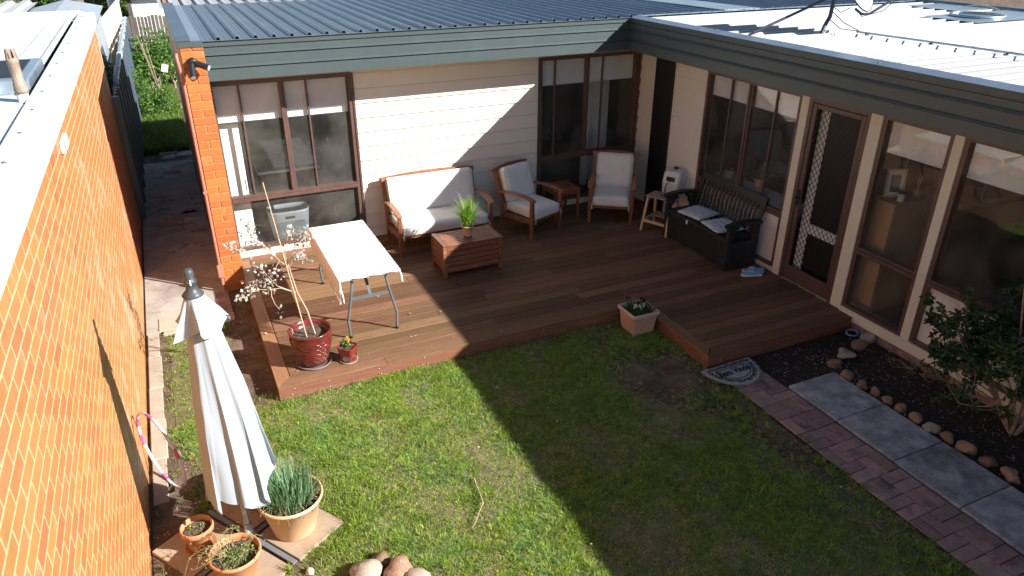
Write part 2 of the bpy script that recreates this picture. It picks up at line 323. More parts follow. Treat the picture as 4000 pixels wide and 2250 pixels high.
def shared(name, mb, mt):
    me = mb.mesh(name); me.materials.append(M[mt]); return me
def copy_tree(o, parent=None):
    c = o.copy(); COL.objects.link(c); c.parent = parent; WL[c.name] = WL[o.name].copy()
    for ch in [x for x in bpy.data.objects if x.parent == o]: copy_tree(ch, c)
    return c
def npmesh(name, verts, tris, cols, mt, parent=None, smooth=False, sub=False):
    """numpy arrays -> one triangle mesh with a colour attribute"""
    if parent is not None and not sub: verts = verts - np.array(WL[parent.name])
    me = bpy.data.meshes.new(name); nv = len(verts); nf = len(tris)
    me.vertices.add(nv); me.vertices.foreach_set('co', verts.astype(np.float32).ravel())
    me.loops.add(nf * 3); me.loops.foreach_set('vertex_index', tris.astype(np.int32).ravel())
    me.polygons.add(nf); me.polygons.foreach_set('loop_start', np.arange(0, nf * 3, 3, dtype=np.int32)); me.polygons.foreach_set('loop_total', np.full(nf, 3, dtype=np.int32))
    me.update(calc_edges=True)
    if cols is not None:
        at = me.color_attributes.new('col', 'FLOAT_COLOR', 'POINT'); at.data.foreach_set('color', np.concatenate([cols, np.ones((nv, 1))], 1).astype(np.float32).ravel())
    me.materials.append(M[mt]); o = bpy.data.objects.new(name, me); COL.objects.link(o)
    if parent is not None: o.parent = parent; WL[o.name] = WL[parent.name]
    return o
def leaves(pts, size, cols, up=None, aspect=0.5, fold=0.25, rng=RNG):
    """one folded diamond leaf (4 tris) per point -> verts, tris, cols"""
    n = len(pts); size = np.broadcast_to(size, (n,))
    d = rng.normal(size=(n, 3)); d /= np.linalg.norm(d, axis=1)[:, None]
    if up is not None: d = d + up; d /= np.linalg.norm(d, axis=1)[:, None]
    t = rng.normal(size=(n, 3)); t -= (t * d).sum(1)[:, None] * d; t /= np.linalg.norm(t, axis=1)[:, None]
    b = np.cross(d, t); L = size[:, None]
    v = np.stack([pts, pts + t * L * 0.45 + b * L * aspect * 0.5 + d * L * fold * 0.4, pts + t * L + d * L * 0.05, pts + t * L * 0.45 - b * L * aspect * 0.5 + d * L * fold * 0.4, pts + t * L * 0.5], 1)
    base = np.arange(n)[:, None] * 5
    tr = np.concatenate([base + np.array(k) for k in ((0, 1, 4), (1, 2, 4), (2, 3, 4), (3, 0, 4))], 0)
    return v.reshape(-1, 3), tr, np.repeat(cols, 5, 0)
def blades(pts, h, w, lean, cols, rng=RNG):
    """bent grass blades: 5 verts, 3 tris each; lean is an (n,2) tip offset"""
    n = len(pts); a = rng.uniform(0, 2 * math.pi, n); sd = np.stack([np.cos(a), np.sin(a), np.zeros(n)], 1) * (np.broadcast_to(w, (n,)) / 2)[:, None]
    h = np.broadcast_to(h, (n,)); l3 = np.concatenate([lean, np.zeros((n, 1))], 1)
    mid = pts + l3 * 0.35; mid[:, 2] += h * 0.6; tip = pts + l3; tip[:, 2] += h * (1 - 0.25 * np.minimum(1, np.linalg.norm(lean, axis=1) / np.maximum(h, 1e-3)))
    v = np.stack([pts - sd, pts + sd, mid + sd * 0.8, mid - sd * 0.8, tip], 1); base = np.arange(n)[:, None] * 5
    tr = np.concatenate([base + np.array(k) for k in ((0, 1, 2), (0, 2, 3), (3, 2, 4))], 0)
    return v.reshape(-1, 3), tr, np.repeat(cols, 5, 0)
def merge(parts):
    V = []; T = []; C = []; o = 0
    for v, t, c in parts: V.append(v); T.append(t + o); C.append(c); o += len(v)
    return np.concatenate(V), np.concatenate(T), np.concatenate(C)
def pick(cols, n, jit=0.15, p=None, rng=RNG):
    c = np.array(cols)[rng.choice(len(cols), n, p=p)]; return np.clip(c * rng.uniform(1 - jit, 1 + jit, (n, 1)) * rng.uniform(0.95, 1.05, (n, 3)), 0, 1)
def rock(seed, r=1.0, sub=3, rough=0.28):
    """lumpy stone mesh data"""
    import bmesh
    bm = bmesh.new(); bmesh.ops.create_icosphere(bm, subdivisions=sub, radius=1.0)
    o = Vector((seed * 3.7, seed * 1.3, seed * 2.1))
    for v in bm.verts:
        p = v.co.copy(); k = 1 + rough * noise.noise(p * 0.9 + o) * 1.3 + 0.10 * noise.noise(p * 2.6 + o) + 0.04 * noise.noise(p * 6 + o)
        v.co = p * k * r
    me = bpy.data.meshes.new('stone'); bm.to_mesh(me); bm.free(); me.polygons.foreach_set('use_smooth', [True] * len(me.polygons)); return me
ORD = ['first', 'second', 'third', 'fourth', 'fifth', 'sixth', 'seventh', 'eighth', 'ninth', 'tenth', 'eleventh', 'twelfth', 'thirteenth', 'fourteenth', 'fifteenth', 'sixteenth', 'seventeenth', 'eighteenth']
GZ = -0.146     # ground level; the deck top is z = 0
# ---------------------------------------------------------------- ground, paths, deck
g = MB(); g.quad((-80, -60, -0.165), (80, -60, -0.165), (80, 100, -0.165), (-80, 100, -0.165)); tag(g.build('ground', 'soil'), 'bare brown soil of the yard', kind='structure')
# subdivided soil with small bumps where the camera looks closely
def bumpy(name, x0, x1, y0, y1, z, amp, step, mt, freq=3.0):
    nx = int((x1 - x0) / step) + 1; ny = int((y1 - y0) / step) + 1; m = MB(); vs = []; fs = []
    for j in range(ny):
        for i in range(nx):
            x = x0 + (x1 - x0) * i / (nx - 1); y = y0 + (y1 - y0) * j / (ny - 1); e = min(i, j, nx - 1 - i, ny - 1 - j)
            vs.append((x, y, z + (amp * (noise.noise((x * freq, y * freq, 3.1)) + 0.5 * noise.noise((x * freq * 3.1, y * freq * 3.1, 7.7))) if e > 0 else -0.004)))
    for j in range(ny - 1):
        for i in range(nx - 1): a = j * nx + i; fs.append((a, a + 1, a + nx + 1, a + nx))
    m.add(vs, fs, True); return m.build(name, mt)
tag(bumpy('yard_soil', -1.118, 3.955, -9.6, -0.4, GZ - 0.006, 0.006, 0.06, 'soil'), 'bare brown earth showing through the lawn', kind='structure')
tag(bumpy('garden_bed', 4.36, 5.93, -9.0, -4.40, GZ - 0.004, 0.012, 0.05, 'mulch', 5.0), 'dark mulch bed along the house wall', kind='structure')
# brick path, basket weave
bp_ = MB(); bp_.box(3.96, 4.42, -8.6, -4.46, GZ - 0.01, GZ + 0.004); bpath = tag(bp_.build('brick_path', 'mulch'), 'narrow path of weathered red bricks in basket weave', kind='structure')
c = 0.2225
bh = shared('brick', MB().box(-c / 2 + 0.0025, c / 2 - 0.0025, -c / 4 + 0.0025, c / 4 - 0.0025, -0.03, 0.016, 0.005), 'path_brick')
for j in range(19):
    for i in range(2):
        cx = 3.968 + c * (i + 0.5); cy = -4.50 - c * (j + 0.5)
        for k in (-1, 1):
            jit = (random.uniform(-0.002, 0.002), random.uniform(-0.002, 0.002), random.uniform(-0.004, 0.003))
            if (i + j) % 2: piece('brick', bh, bpath, (cx + jit[0], cy + k * c / 4 + jit[1], GZ + jit[2]), (random.uniform(-.012, .012), random.uniform(-.012, .012), random.uniform(-.012, .012)))
            else: piece('brick', bh, bpath, (cx + k * c / 4 + jit[0], cy + jit[1], GZ + jit[2]), (random.uniform(-.012, .012), random.uniform(-.012, .012), math.pi / 2 + random.uniform(-.012, .012)))
# concrete slab path
sp = MB(); sp.box(4.425, 5.03, -8.7, -5.005, GZ - 0.012, GZ + 0.001); spath = tag(sp.build('slab_path', 'mulch'), 'path of square grey concrete slabs beside the brick path', kind='structure')
for k in range(6):
    m = MB().box(-0.2925, 0.2925, -0.2945, 0.2945, -0.03, 0.02, 0.006); piece('slab', shared('slab', m, 'slab'), spath, (4.727 + random.uniform(-.004, .004), -5.01 - 0.3 - 0.597 * k, GZ + 0.008), (random.uniform(-.006, .006), random.uniform(-.006, .006), random.uniform(-.006, .006)))
# side alley: worn concrete with paver edging and a kerb strip along the garage
al = MB().box(-1.112, -0.235, -1.36, 5.42, GZ - 0.03, GZ + 0.004); alley = tag(al.build('alley_path', 'concrete'), 'worn damp concrete path in the gap beside the house', kind='structure')
ys = -1.30
for k, (x0, x1, y0, y1) in enumerate([(-0.99, -0.55, -1.05, -1.36), (-0.55, -0.36, -1.10, -1.385), (-0.36, -0.205, -0.80, -1.02), (-0.36, -0.205, -1.025, -1.21), (-0.36, -0.2, -1.215, -1.41), (-0.95, -0.62, -1.365, -1.46), (-0.36, -0.205, -0.62, -0.795)]):
    MB().box(x0 + .003, x1 - .003, y1 + .003, y0 - .003, GZ - 0.02, GZ + 0.014 + 0.002 * (k % 3), 0.006).build('paver', 'path_brick' if x0 == -0.36 else 'concrete_pale', alley)
for k in range(34):   # old pavers and broken bricks set in the far part of the alley
    x = random.uniform(-1.0, -0.4); y = random.uniform(0.4, 5.2); w = random.choice([0.22, 0.19, 0.3])
    MB().box(x, x + w, y, y + w * random.uniform(.45, .7), GZ - 0.02, GZ + 0.008 + 0.0006 * (k % 9), 0.004).build('paver', random.choice(['concrete', 'slab', 'path_brick']), alley)
for k, (x, y, w, h) in enumerate([(-0.75, 5.6, .25, .3), (-0.5, 5.7, .3, .35), (-0.8, 6.0, .35, .25), (-0.42, 6.15, .28, .3), (-0.62, 6.5, .3, .3)]):
    MB().prism([(x, y), (x + w, y + .04), (x + w * .9, y + h), (x + .03, y + h * .9)], GZ - .02, GZ + .01).build('flagstone', 'slab', alley)
ks = MB().box(-1.112, -0.99, -4.22, -1.37, GZ - 0.03, GZ - 0.004); kerb = tag(ks.build('kerb_strip', 'soil'), 'soil bedding under the concrete strip', kind='structure')
yy = -1.375
for ln in (0.52, 0.61, 0.55, 0.58, 0.56):
    MB().box(-1.110 + random.uniform(0, .008), -0.985 + random.uniform(-.008, .008), yy - ln + .004, yy, GZ - 0.02, GZ + 0.012 + random.uniform(-.004, .004), 0.006).build('concrete_block', 'concrete_pale', kerb); yy -= ln

# deck
deck = thing('deck', 'low stained timber deck wrapping the corner of the house', 'deck', (2.9, -1.7, GZ))
rows = [(-0.006 - 0.1405 * k, -0.006 - 0.1405 * (k + 1) + 0.0060) for k in range(22)]
def board(x0, x1, y1, y0, mt='deck'):
    me = shared('board', MB().box(-(x1 - x0) / 2, (x1 - x0) / 2, -(y1 - y0) / 2, (y1 - y0) / 2, -0.02, 0.0, 0.003), mt)
    piece('board', me, deck, ((x0 + x1) / 2, (y0 + y1) / 2, random.uniform(-.0012, .0012)))
def rowboards(x0, x1, ya, yb):
    x = x0
    while x < x1 - 0.05:
        ln = random.uniform(1.6, 3.4); e = x + ln
        if e > x1 - 0.6: e = x1
        board(x, e - 0.002, ya, yb); x = e
for k, (ya, yb) in enumerate(rows):
    rowboards(0.128 if k else 0.004, 5.905, ya, yb)
yb0 = rows[-1][1] - 0.0060
for k in range(9): rowboards(4.062, 5.905, yb0 - 0.1338 * k, yb0 - 0.1338 * (k + 1) + 0.0060)
yfr = -3.203; ye = -4.432
# mitred border boards
MB().prism([(-0.008, yfr), (0.122, yfr + 0.148), (0.122, -0.1465), (-0.008, -0.1465)], -0.02, 0.0).build('border_board', 'deck_y', deck)
def fb(x0, x1, mit=False):
    p = [(x0, yfr), (x1, yfr), (x1, yfr + 0.1435), (x0 + (0.128 if mit else 0), yfr + 0.1435)]; MB().prism(p, -0.02, 0.0008).build('border_board', 'deck', deck)
fb(-0.004, 1.02, True); fb(1.024, 3.93)
MB().prism([(3.932, ye), (4.056, ye + 0.145), (4.056, yfr - 0.003), (3.932, yfr - 0.003)], -0.02, 0.0).build('border_board', 'deck_y', deck)
MB().prism([(3.938, ye), (5.905, ye), (5.905, ye + 0.128), (4.066, ye + 0.128)], -0.02, 0.0008).build('border_board', 'deck', deck)
fas = []
fas.append(MB().box(-0.004, 3.934, yfr + 0.003, yfr + 0.022, GZ - 0.004, -0.0215).build('fascia_board', 'deck_fascia', deck))
fas.append(MB().box(-0.004, 0.016, yfr + 0.0235, -0.02, GZ - 0.004, -0.0215).build('fascia_board', 'deck_fascia', deck))
fas.append(MB().box(3.936, 3.955, ye + 0.023, yfr + 0.001, GZ - 0.004, -0.0215).build('fascia_board', 'deck_fascia', deck))
fas.append(MB().box(3.936, 5.905, ye + 0.003, ye + 0.0215, GZ - 0.004, -0.0215).build('fascia_board', 'deck_fascia', deck))
sc = shared('screw', MB().lathe([(0.0, -0.004), (0.006, -0.0035), (0.006, 0.001)], 8), 'screw')
for x in (0.12, 0.45, 0.95, 1.4, 1.85, 2.3, 2.75, 3.2, 3.65):
    for zz in (-0.045, -0.115): piece('screw', sc, fas[0], (x + random.uniform(-.02, .02), yfr + 0.0025, zz + random.uniform(-.005, .005)), (-math.pi / 2, 0, 0))
for y in (-4.36, -4.40): piece('screw', sc, fas[2], (3.9355, y, -0.06 - (y + 4.36)), (0, math.pi / 2, 0))
for x in (4.1, 4.6, 5.1): piece('screw', sc, fas[3], (x, ye + 0.0025, -0.08), (-math.pi / 2, 0, 0))
MB().box(0.03, 5.9, -3.0, -0.02, GZ - 0.01, GZ + 0.006).build('underside', 'mulch', deck)
MB().box(3.97, 5.9, -4.39, -3.01, GZ - 0.01, GZ + 0.006).build('underside', 'mulch', deck)
# straw-coloured thatch under the lawn itself
th_ = MB(); th_.prism([(-.9, -3.3), (-.9, -1.5), (-.38, -1.5), (-.36, -3.1), (-.1, -3.22), (2.6, -3.22), (3.1, -3.6), (3.05, -4.6), (3.5, -5.0), (3.7, -6.0), (3.75, -9.5), (-.5, -9.5), (-.45, -5.5), (.15, -5.1), (.25, -4.9), (-.3, -4.35), (-.75, -3.9)][::-1], GZ - 0.02, GZ - 0.0015); tag(th_.build('lawn_thatch', 'lawn_soil'), 'thatch and dry soil under the lawn', kind='structure')
# ---------------------------------------------------------------- house (L-shaped: rear wing along x, right wing along y)
house = thing('house', 'cream weatherboard house with brick end wall and metal roofs round the yard', 'house', (3.0, 1.5, GZ))
XR = 5.926; YF = -0.57; XF = 5.305; ZB = 2.30; ZT = 2.712
def wbox(side, a0, a1, o0, o1, z0, z1, b=0.0, m=None):
    """box on a wall: a along it, o outward. side 'm' = rear wing wall y=0, 'r' = right wing wall x=XR"""
    m = m or MB()
    return m.box(a0, a1, -o1, -o0, z0, z1, b) if side == 'm' else m.box(XR - o1, XR - o0, -a1, -a0, z0, z1, b)
# weatherboards
def boards(parent, side, a0, a1, first=0.145, n=12):
    z = first - 0.184
    for k in range(n):
        z0 = max(z, 0.002); z1 = min(z + 0.177, ZB)
        if z1 > z0:
            pr = [(0.0, z0), (0.029, z0), (0.010, z1), (0.0, z1)]
            m = MB()
            if side == 'm': m.extr([(-o, q) for o, q in pr], 'x', a0, a1)
            else: m.extr([(XR - o, q) for o, q in pr], 'y', -a0, -a1)
            m.build('weatherboard', 'cream', parent)
        z += 0.184
wall_m = MB().box(1.66, 4.255, 0.002, 0.12, -0.1, ZB).build('wall', 'cream', house)
boards(wall_m, 'm', 1.656, 4.258)
wall_r = MB().box(XR + 0.002, XR + 0.12, -1.535, -0.13, -0.1, ZB).build('wall', 'cream', house)
boards(wall_r, 'r', 0.05, 0.448); boards(wall_r, 'r', 0.90, 1.54)
wbox('r', 0.449, 0.872, 0.0, 0.055, 0.003, ZB, 0.004).build('black_post', 'black_panel', wall_r)
wbox('r', 0.873, 0.899, 0.0, 0.03, 0.003, ZB, 0.003).build('corner_trim', 'cream_trim', wall_r)
# lintels, far walls, floors, partitions (the rooms behind the glass)
MB().box(0.0, 5.93, 0.003, 0.12, 2.185, ZB).build('lintel', 'soffit', house)
MB().box(XR + 0.003, XR + 0.12, -8.5, -1.54, 2.16, ZB).build('lintel', 'soffit', house)
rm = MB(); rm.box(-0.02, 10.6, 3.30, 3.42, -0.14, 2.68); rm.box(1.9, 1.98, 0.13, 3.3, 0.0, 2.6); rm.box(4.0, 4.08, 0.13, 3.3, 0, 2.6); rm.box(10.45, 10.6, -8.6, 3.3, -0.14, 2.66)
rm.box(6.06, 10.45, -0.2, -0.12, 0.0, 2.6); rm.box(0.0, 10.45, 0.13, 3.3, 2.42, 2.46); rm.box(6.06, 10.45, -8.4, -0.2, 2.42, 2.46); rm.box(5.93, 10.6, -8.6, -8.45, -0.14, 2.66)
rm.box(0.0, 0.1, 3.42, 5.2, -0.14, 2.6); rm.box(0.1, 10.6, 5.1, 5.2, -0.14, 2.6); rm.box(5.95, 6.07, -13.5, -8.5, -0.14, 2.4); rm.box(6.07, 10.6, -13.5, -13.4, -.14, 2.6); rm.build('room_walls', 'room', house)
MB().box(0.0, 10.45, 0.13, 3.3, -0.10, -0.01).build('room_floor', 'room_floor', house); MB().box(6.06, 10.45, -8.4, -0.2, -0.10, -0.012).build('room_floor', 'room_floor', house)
dj = MB(); dj.box(4.62, 4.78, 1.6, 1.66, 0, 2.1); dj.box(5.42, 5.52, 0.7, 0.76, 0, 2.1); dj.box(5.56, 5.98, 0.9, 0.94, 0, 2.2); dj.build('inner_door', 'white_paint', house)

def window(side, a0, a1, z0, z1, rail, mull, thin, blind=None, panel=False, lowpane=True, fw=0.045):
    m = MB()
    wbox(side, a0, a0 + fw, -0.07, 0.022, z0, z1, 0, m); wbox(side, a1 - fw, a1, -0.07, 0.022, z0, z1, 0, m)
    wbox(side, a0 + fw, a1 - fw, -0.07, 0.022, z1 - fw, z1, 0, m); wbox(side, a0 + fw, a1 - fw, -0.07, 0.03, z0, z0 + fw * .8, 0, m)
    w = m.build('window', 'frame', house)
    if rail:
        r_ = MB(); wbox(side, a0 + fw, a1 - fw, -0.06, 0.028, rail - 0.03, rail + 0.012, 0.003, r_); wbox(side, a0 + fw, a1 - fw, -0.05, 0.018, rail + 0.0125, rail + 0.045, 0.003, r_); r_.build('rail', 'frame', w)
    zr = rail + 0.045 if rail else z0 + fw * .8
    edges = [a0 + fw] + ([mull] if mull else []) + [a1 - fw]
    if mull:
        mm = MB(); wbox(side, mull - 0.03, mull + 0.005, -0.05, 0.02, zr, z1 - fw, 0.003, mm); wbox(side, mull + 0.0055, mull + 0.035, -0.06, 0.006, zr, z1 - fw, 0.003, mm); mm.build('mullion', 'frame', w)
    for t in thin:
        wbox(side, t - 0.011, t + 0.011, -0.04, -0.004, zr, z1 - fw, 0.003).build('sash_bar', 'frame', w)
    for p0, p1 in zip(edges[:-1], edges[1:]):
        off = 0.036 if p0 != edges[0] else 0.0
        wbox(side, p0 + (off if p0 != edges[0] else 0), p1 - (0.031 if p1 != edges[-1] else 0), -0.026, -0.020, zr, z1 - fw).build('pane', 'glass', w)
    if rail and lowpane: wbox(side, a0 + fw, a1 - fw, -0.026, -0.020, z0 + fw * .8, rail - 0.03).build('pane', 'glass', w)
    if panel:
        wbox(side, a0 + fw, a1 - fw, -0.05, -0.02, z0 + fw * .8, rail - 0.03).build('infill_panel', 'panel', w)
    if blind:
        for (b0, b1, zb) in blind:
            bm_ = MB(); wbox(side, b0, b1, -0.0595, -0.0575, zb, z1 - 0.01, 0, bm_); wbox(side, b0, b1, -0.067, -0.052, zb - 0.012, zb, 0.003, bm_); bm_.build('blind', 'blind', w)
    return w
window('m', 0.008, 1.655, 0.085, 2.183, 0.755, 0.815, (0.335, 1.11), [(0.05, 0.80, 1.712), (0.84, 1.60, 1.712)])
window('m', 4.26, 5.872, 0.085, 2.183, 0.755, 5.03, (4.52, 5.29), [(4.30, 5.015, 1.80), (5.06, 5.83, 1.80)])
MB().box(0.008, 1.655, -0.045, 0.02, 0.001, 0.084, 0.004).build('sill', 'cream_trim', house); MB().box(4.26, 5.872, -0.045, 0.02, 0.001, 0.084, 0.004).build('sill', 'cream_trim', house)
MB().box(5.873, 5.9255, -0.049, 0.1, 0.002, ZB).build('corner_trim', 'frame', house)
MB().box(1.657, 1.68, -0.034, -0.0275, 0.085, 2.18).build('corner_trim', 'frame', house)
MB().box(4.236, 4.2585, -0.034, -0.0275, 0.085, 2.18).build('corner_trim', 'frame', house)
window('r', 1.541, 3.171, 0.06, 2.16, 0.722, 2.338, (1.985, 2.76), [(1.59, 2.32, 1.86), (2.37, 3.12, 1.86)], panel=True, lowpane=False)
wn2 = window('r', 4.237, 5.000, 0.058, 2.16, 0.722, None, (), [(4.29, 4.95, 1.80)])
wn3 = window('r', 5.101, 6.75, 0.058, 2.16, 0.718, None, (), [(5.15, 6.7, 1.79)], panel=True, lowpane=False)
window('r', 6.86, 8.3, 0.058, 2.16, 0.718, None, (), None, panel=True, lowpane=False)
for a0, a1 in ((3.172, 3.279), (4.091, 4.236), (5.001, 5.100), (6.751, 6.859), (8.301, 8.5)): wbox('r', a0, a1, -0.08, 0.034, 0.0, ZB, 0.004).build('post', 'cream_trim', house)
wbox('r', 1.541, 3.17, -0.08, 0.03, 0.001, 0.058, 0.003).build('bottom_plate', 'cream_trim', house)
wbox('r', 4.24, 8.5, -0.08, 0.05, -0.055, 0.056, 0.003).build('bottom_plate', 'cream_trim', house)
wbox('r', 4.24, 8.5, -0.10, 0.03, GZ - 0.02, -0.056).build('footing', 'path_brick', house)
wbox('r', 3.172, 4.236, -0.08, 0.036, -0.12, -0.001).build('threshold', 'cream_trim', house)
# screen door
dr = MB(); A0, A1, Z0, Z1 = 3.281, 4.089, 0.004, 2.15
wbox('r', A0, A0 + .05, -0.05, 0.03, Z0, Z1, 0.004, dr); wbox('r', A1 - .05, A1, -0.05, 0.03, Z0, Z1, 0.004, dr); wbox('r', A0 + .05, A1 - .05, -0.05, 0.03, Z1 - .05, Z1, 0.004, dr)
door = dr.build('door', 'frame', house)
dl = MB(); B0, B1 = A0 + .054, A1 - .054
wbox('r', B0, B0 + .055, -0.01, 0.022, 0.012, 2.095, 0.005, dl); wbox('r', B1 - .055, B1, -0.01, 0.022, 0.012, 2.095, 0.005, dl); wbox('r', B0 + .055, B1 - .055, -0.01, 0.022, 2.04, 2.095, 0.005, dl); wbox('r', B0 + .055, B1 - .055, -0.01, 0.022, 0.012, 0.19, 0.005, dl); wbox('r', B0 + .08, B1 - .08, 0.0225, 0.027, 0.05, 0.15, 0.003, dl)
dl.build('door_frame', 'frame', door)
gr = MB(); g0, g1, h0, h1 = B0 + .055, B1 - .055, 0.19, 2.04; st = 0.066
def seg(a, z, a2, z2):
    gr.bar((XR - 0.004, -a, z), (XR - 0.004, -a2, z2), 0.006, 0.004, up=(1, 0, 0))
for sgn in (1, -1):
    k = -60
    while k < 60:
        a = g0 + k * st; pts = []
        for t in np.linspace(0, 1, 2): pass
        slope = 1.25 * sgn
        lo, hi = 0.0, 0.0
        # clip the diagonal a(t) = a + t, z = h0 + slope*t (or from the top) to the opening
        zs = h0 if sgn > 0 else h1
        ta, tb = max(g0 - a, 0.0), min(g1 - a, (h1 - h0) / 1.25)
        if tb > ta + 0.01: seg(a + ta, zs + slope * ta, a + tb, zs + slope * tb)
        k += 1
gr.build('grille', 'black_plastic', door)
wbox('r', B0 + .06, B1 - .06, -0.075, -0.07, 0.62, 0.74).build('inner_rail', 'white_paint', door); wbox('r', B0 + .05, B0 + .17, -0.075, -0.069, 0.05, 2.08).build('inner_stile', 'white_paint', door)
wbox('r', B0 + .17, B1 - .06, -0.082, -0.078, 0.2, 2.08).build('inner_glass', 'black_panel', door)
hd = MB(); wbox('r', B0 + .005, B0 + .045, 0.022, 0.034, 0.93, 1.12, 0.004, hd); hd.tube([(XR - .034, -B0 - .025, 1.03), (XR - .075, -B0 - .025, 1.03), (XR - .078, -B0 - .07, 1.03), (XR - .075, -B0 - .12, 1.02)], 0.008, 8); hd.build('door_handle', 'black_plastic', door)
# soffit and fascia
MB().box(0.005, 5.925, YF + 0.02, 0.0, ZB, ZB + 0.02).build('soffit', 'soffit', house)
MB().box(XF + 0.02, 5.925, -13.5, YF + 0.018, ZB, ZB + 0.0195).build('soffit', 'soffit', house)
def fprof(sgn):
    """stepped metal fascia section: (outward offset, drop from the top)"""
    H = ZT - ZB; L = []
    L += [(0.010, 0.0), (0.010, 0.056), (-0.010, 0.059), (-0.010, 0.067)]
    for g0 in (0.147, 0.278): L += [(0.0, 0.070 if g0 < .2 else 0.158), (0.0, g0 - 0.020), (0.018, g0 - 0.005), (0.018, g0), (-0.014, g0 + 0.002), (-0.014, g0 + 0.014)]
    L += [(0.0, 0.290), (0.0, H), (-0.03, H), (-0.03, 0.0)]
    return L
P = fprof(1)
# rear wing fascia runs to the inner corner, right wing fascia runs towards the viewer (mitred)
def fascia_run(axis):
    m = MB(); vs = []; n = len(P)
    for e in (0, 1):
        for o, d in P:
            z = ZT - d
            if axis == 'x': vs.append((0.006 if e == 0 else XF - o, YF - o, z))
            else: vs.append((XF - o, (YF - o) if e == 0 else -13.6, z))
    m.add(vs, [(i, (i + 1) % n, n + (i + 1) % n, n + i) for i in range(n)] + [tuple(range(n)), tuple(range(n, 2 * n))[::-1]])
    return m.build('fascia', 'fascia', house)
fa1 = fascia_run('x'); fa2 = fascia_run('y')
# roofs: ribbed sheets, 4 ribs each
RZ = ZT + 0.004
def rib_profile(w0, n, pitch=0.19, h=0.030):
    pr = []
    for k in range(n):
        a = w0 + k * pitch
        pr += [(a, 0), (a + 0.052, 0), (a + 0.054, .003), (a + 0.060, .003), (a + 0.062, 0), (a + 0.092, 0), (a + .094, .003), (a + .1, .003), (a + .102, 0), (a + pitch - 0.046, 0), (a + pitch - 0.032, h), (a + pitch - 0.014, h), (a + pitch, 0)]
    out = [pr[0]]
    for q in pr[1:]:
        if abs(q[0] - out[-1][0]) > 1e-6 or abs(q[1] - out[-1][1]) > 1e-6: out.append(q)
    return out
roof1 = MB().box(-0.2, 10.62, YF + 0.06, 3.44, RZ - 0.035, RZ - 0.012).build('roof', 'flashing_dark', house)
x = 0.0; k = 0
while x < 10.5:
    n = 4 if x + .76 < 10.6 else 3
    pr = [(p, RZ + q) for p, q in rib_profile(x, n)]; MB().extr(pr, 'y', YF - 0.03, 3.45, closed=False).build('roof_sheet', 'roof_grey', roof1); x += 0.76
MB().box(-0.255, -0.105, YF - 0.045, 3.46, RZ + 0.006, RZ + 0.042, 0.004).build('barge_cap', 'flashing_dark', roof1)
MB().box(-0.106, -0.002, YF - 0.03, 3.45, RZ - 0.006, RZ + 0.004).build('barge_flashing', 'flashing', roof1)
MB().box(-0.25, 0.006, -0.632, YF - 0.012, ZT - 0.05, ZT + 0.008, 0.004).build('wall_cap', 'fascia', roof1)
MB().box(0.005, XF, YF - 0.032, YF - 0.006, ZT + 0.0005, ZT + 0.0035).build('eave_strip', 'flashing', roof1)
MB().prism([(6.83, -0.62), (7.45, -0.62), (7.0, 3.4), (6.4, 3.4)], RZ + 0.031, RZ + 0.036).build('valley_flashing', 'flashing', roof1)
dot = shared('roof_screw', MB().lathe([(0.0, 0.008), (0.006, 0.006), (0.008, 0.0)], 6), 'flashing_dark')
for k in range(52): piece('roof_screw', dot, roof1, (0.167 + 0.19 * k, YF + 0.02, RZ + 0.030))
roof2 = MB().box(5.4, 10.6, -13.5, YF - 0.1, RZ - 0.05, RZ - 0.03).build('roof', 'flashing_dark', house)
y = -0.63
while y > -13.2:
    pr = [(-(p) + y, RZ - 0.016 + q) for p, q in rib_profile(0, 4)]; MB().extr(pr, 'x', XF + 0.075, 10.62, closed=False).build('roof_sheet', 'roof_white', roof2); y -= 0.76
cap = MB().add([(XF - 0.012, YF - 0.02, ZT + 0.002), (XF + 0.10, YF - 0.02, ZT + 0.030), (XF + 0.10, -13.6, ZT + 0.030), (XF - 0.012, -13.6, ZT + 0.002), (XF + 0.10, YF - 0.02, ZT + 0.018), (XF + 0.10, -13.6, ZT + 0.018)], [(3, 2, 1, 0), (1, 2, 5, 4)]); cap.build('edge_flashing', 'flashing', roof2)
MB().box(XF + 0.1, 10.6, -0.66, -0.585, RZ + 0.018, RZ + 0.024).build('apron_flashing', 'flashing', roof2)
for yy in (-2.0, -3.15, -4.5, -5.9): piece('roof_screw', dot, roof2, (XF + 0.03, yy, ZT + 0.012))
MB().box(10.62, 10.74, -13.5, 3.4, RZ - 0.06, RZ + 0.05, 0.01).build('gutter', 'flashing_dark', roof2)
# pale rear roof beyond the ridge
rr = MB().extr([(p, RZ - 0.03 + q) for p, q in rib_profile(-0.3, 34)], 'y', 3.50, 5.25, closed=False); rr.build('rear_roof', 'roof_white', house)
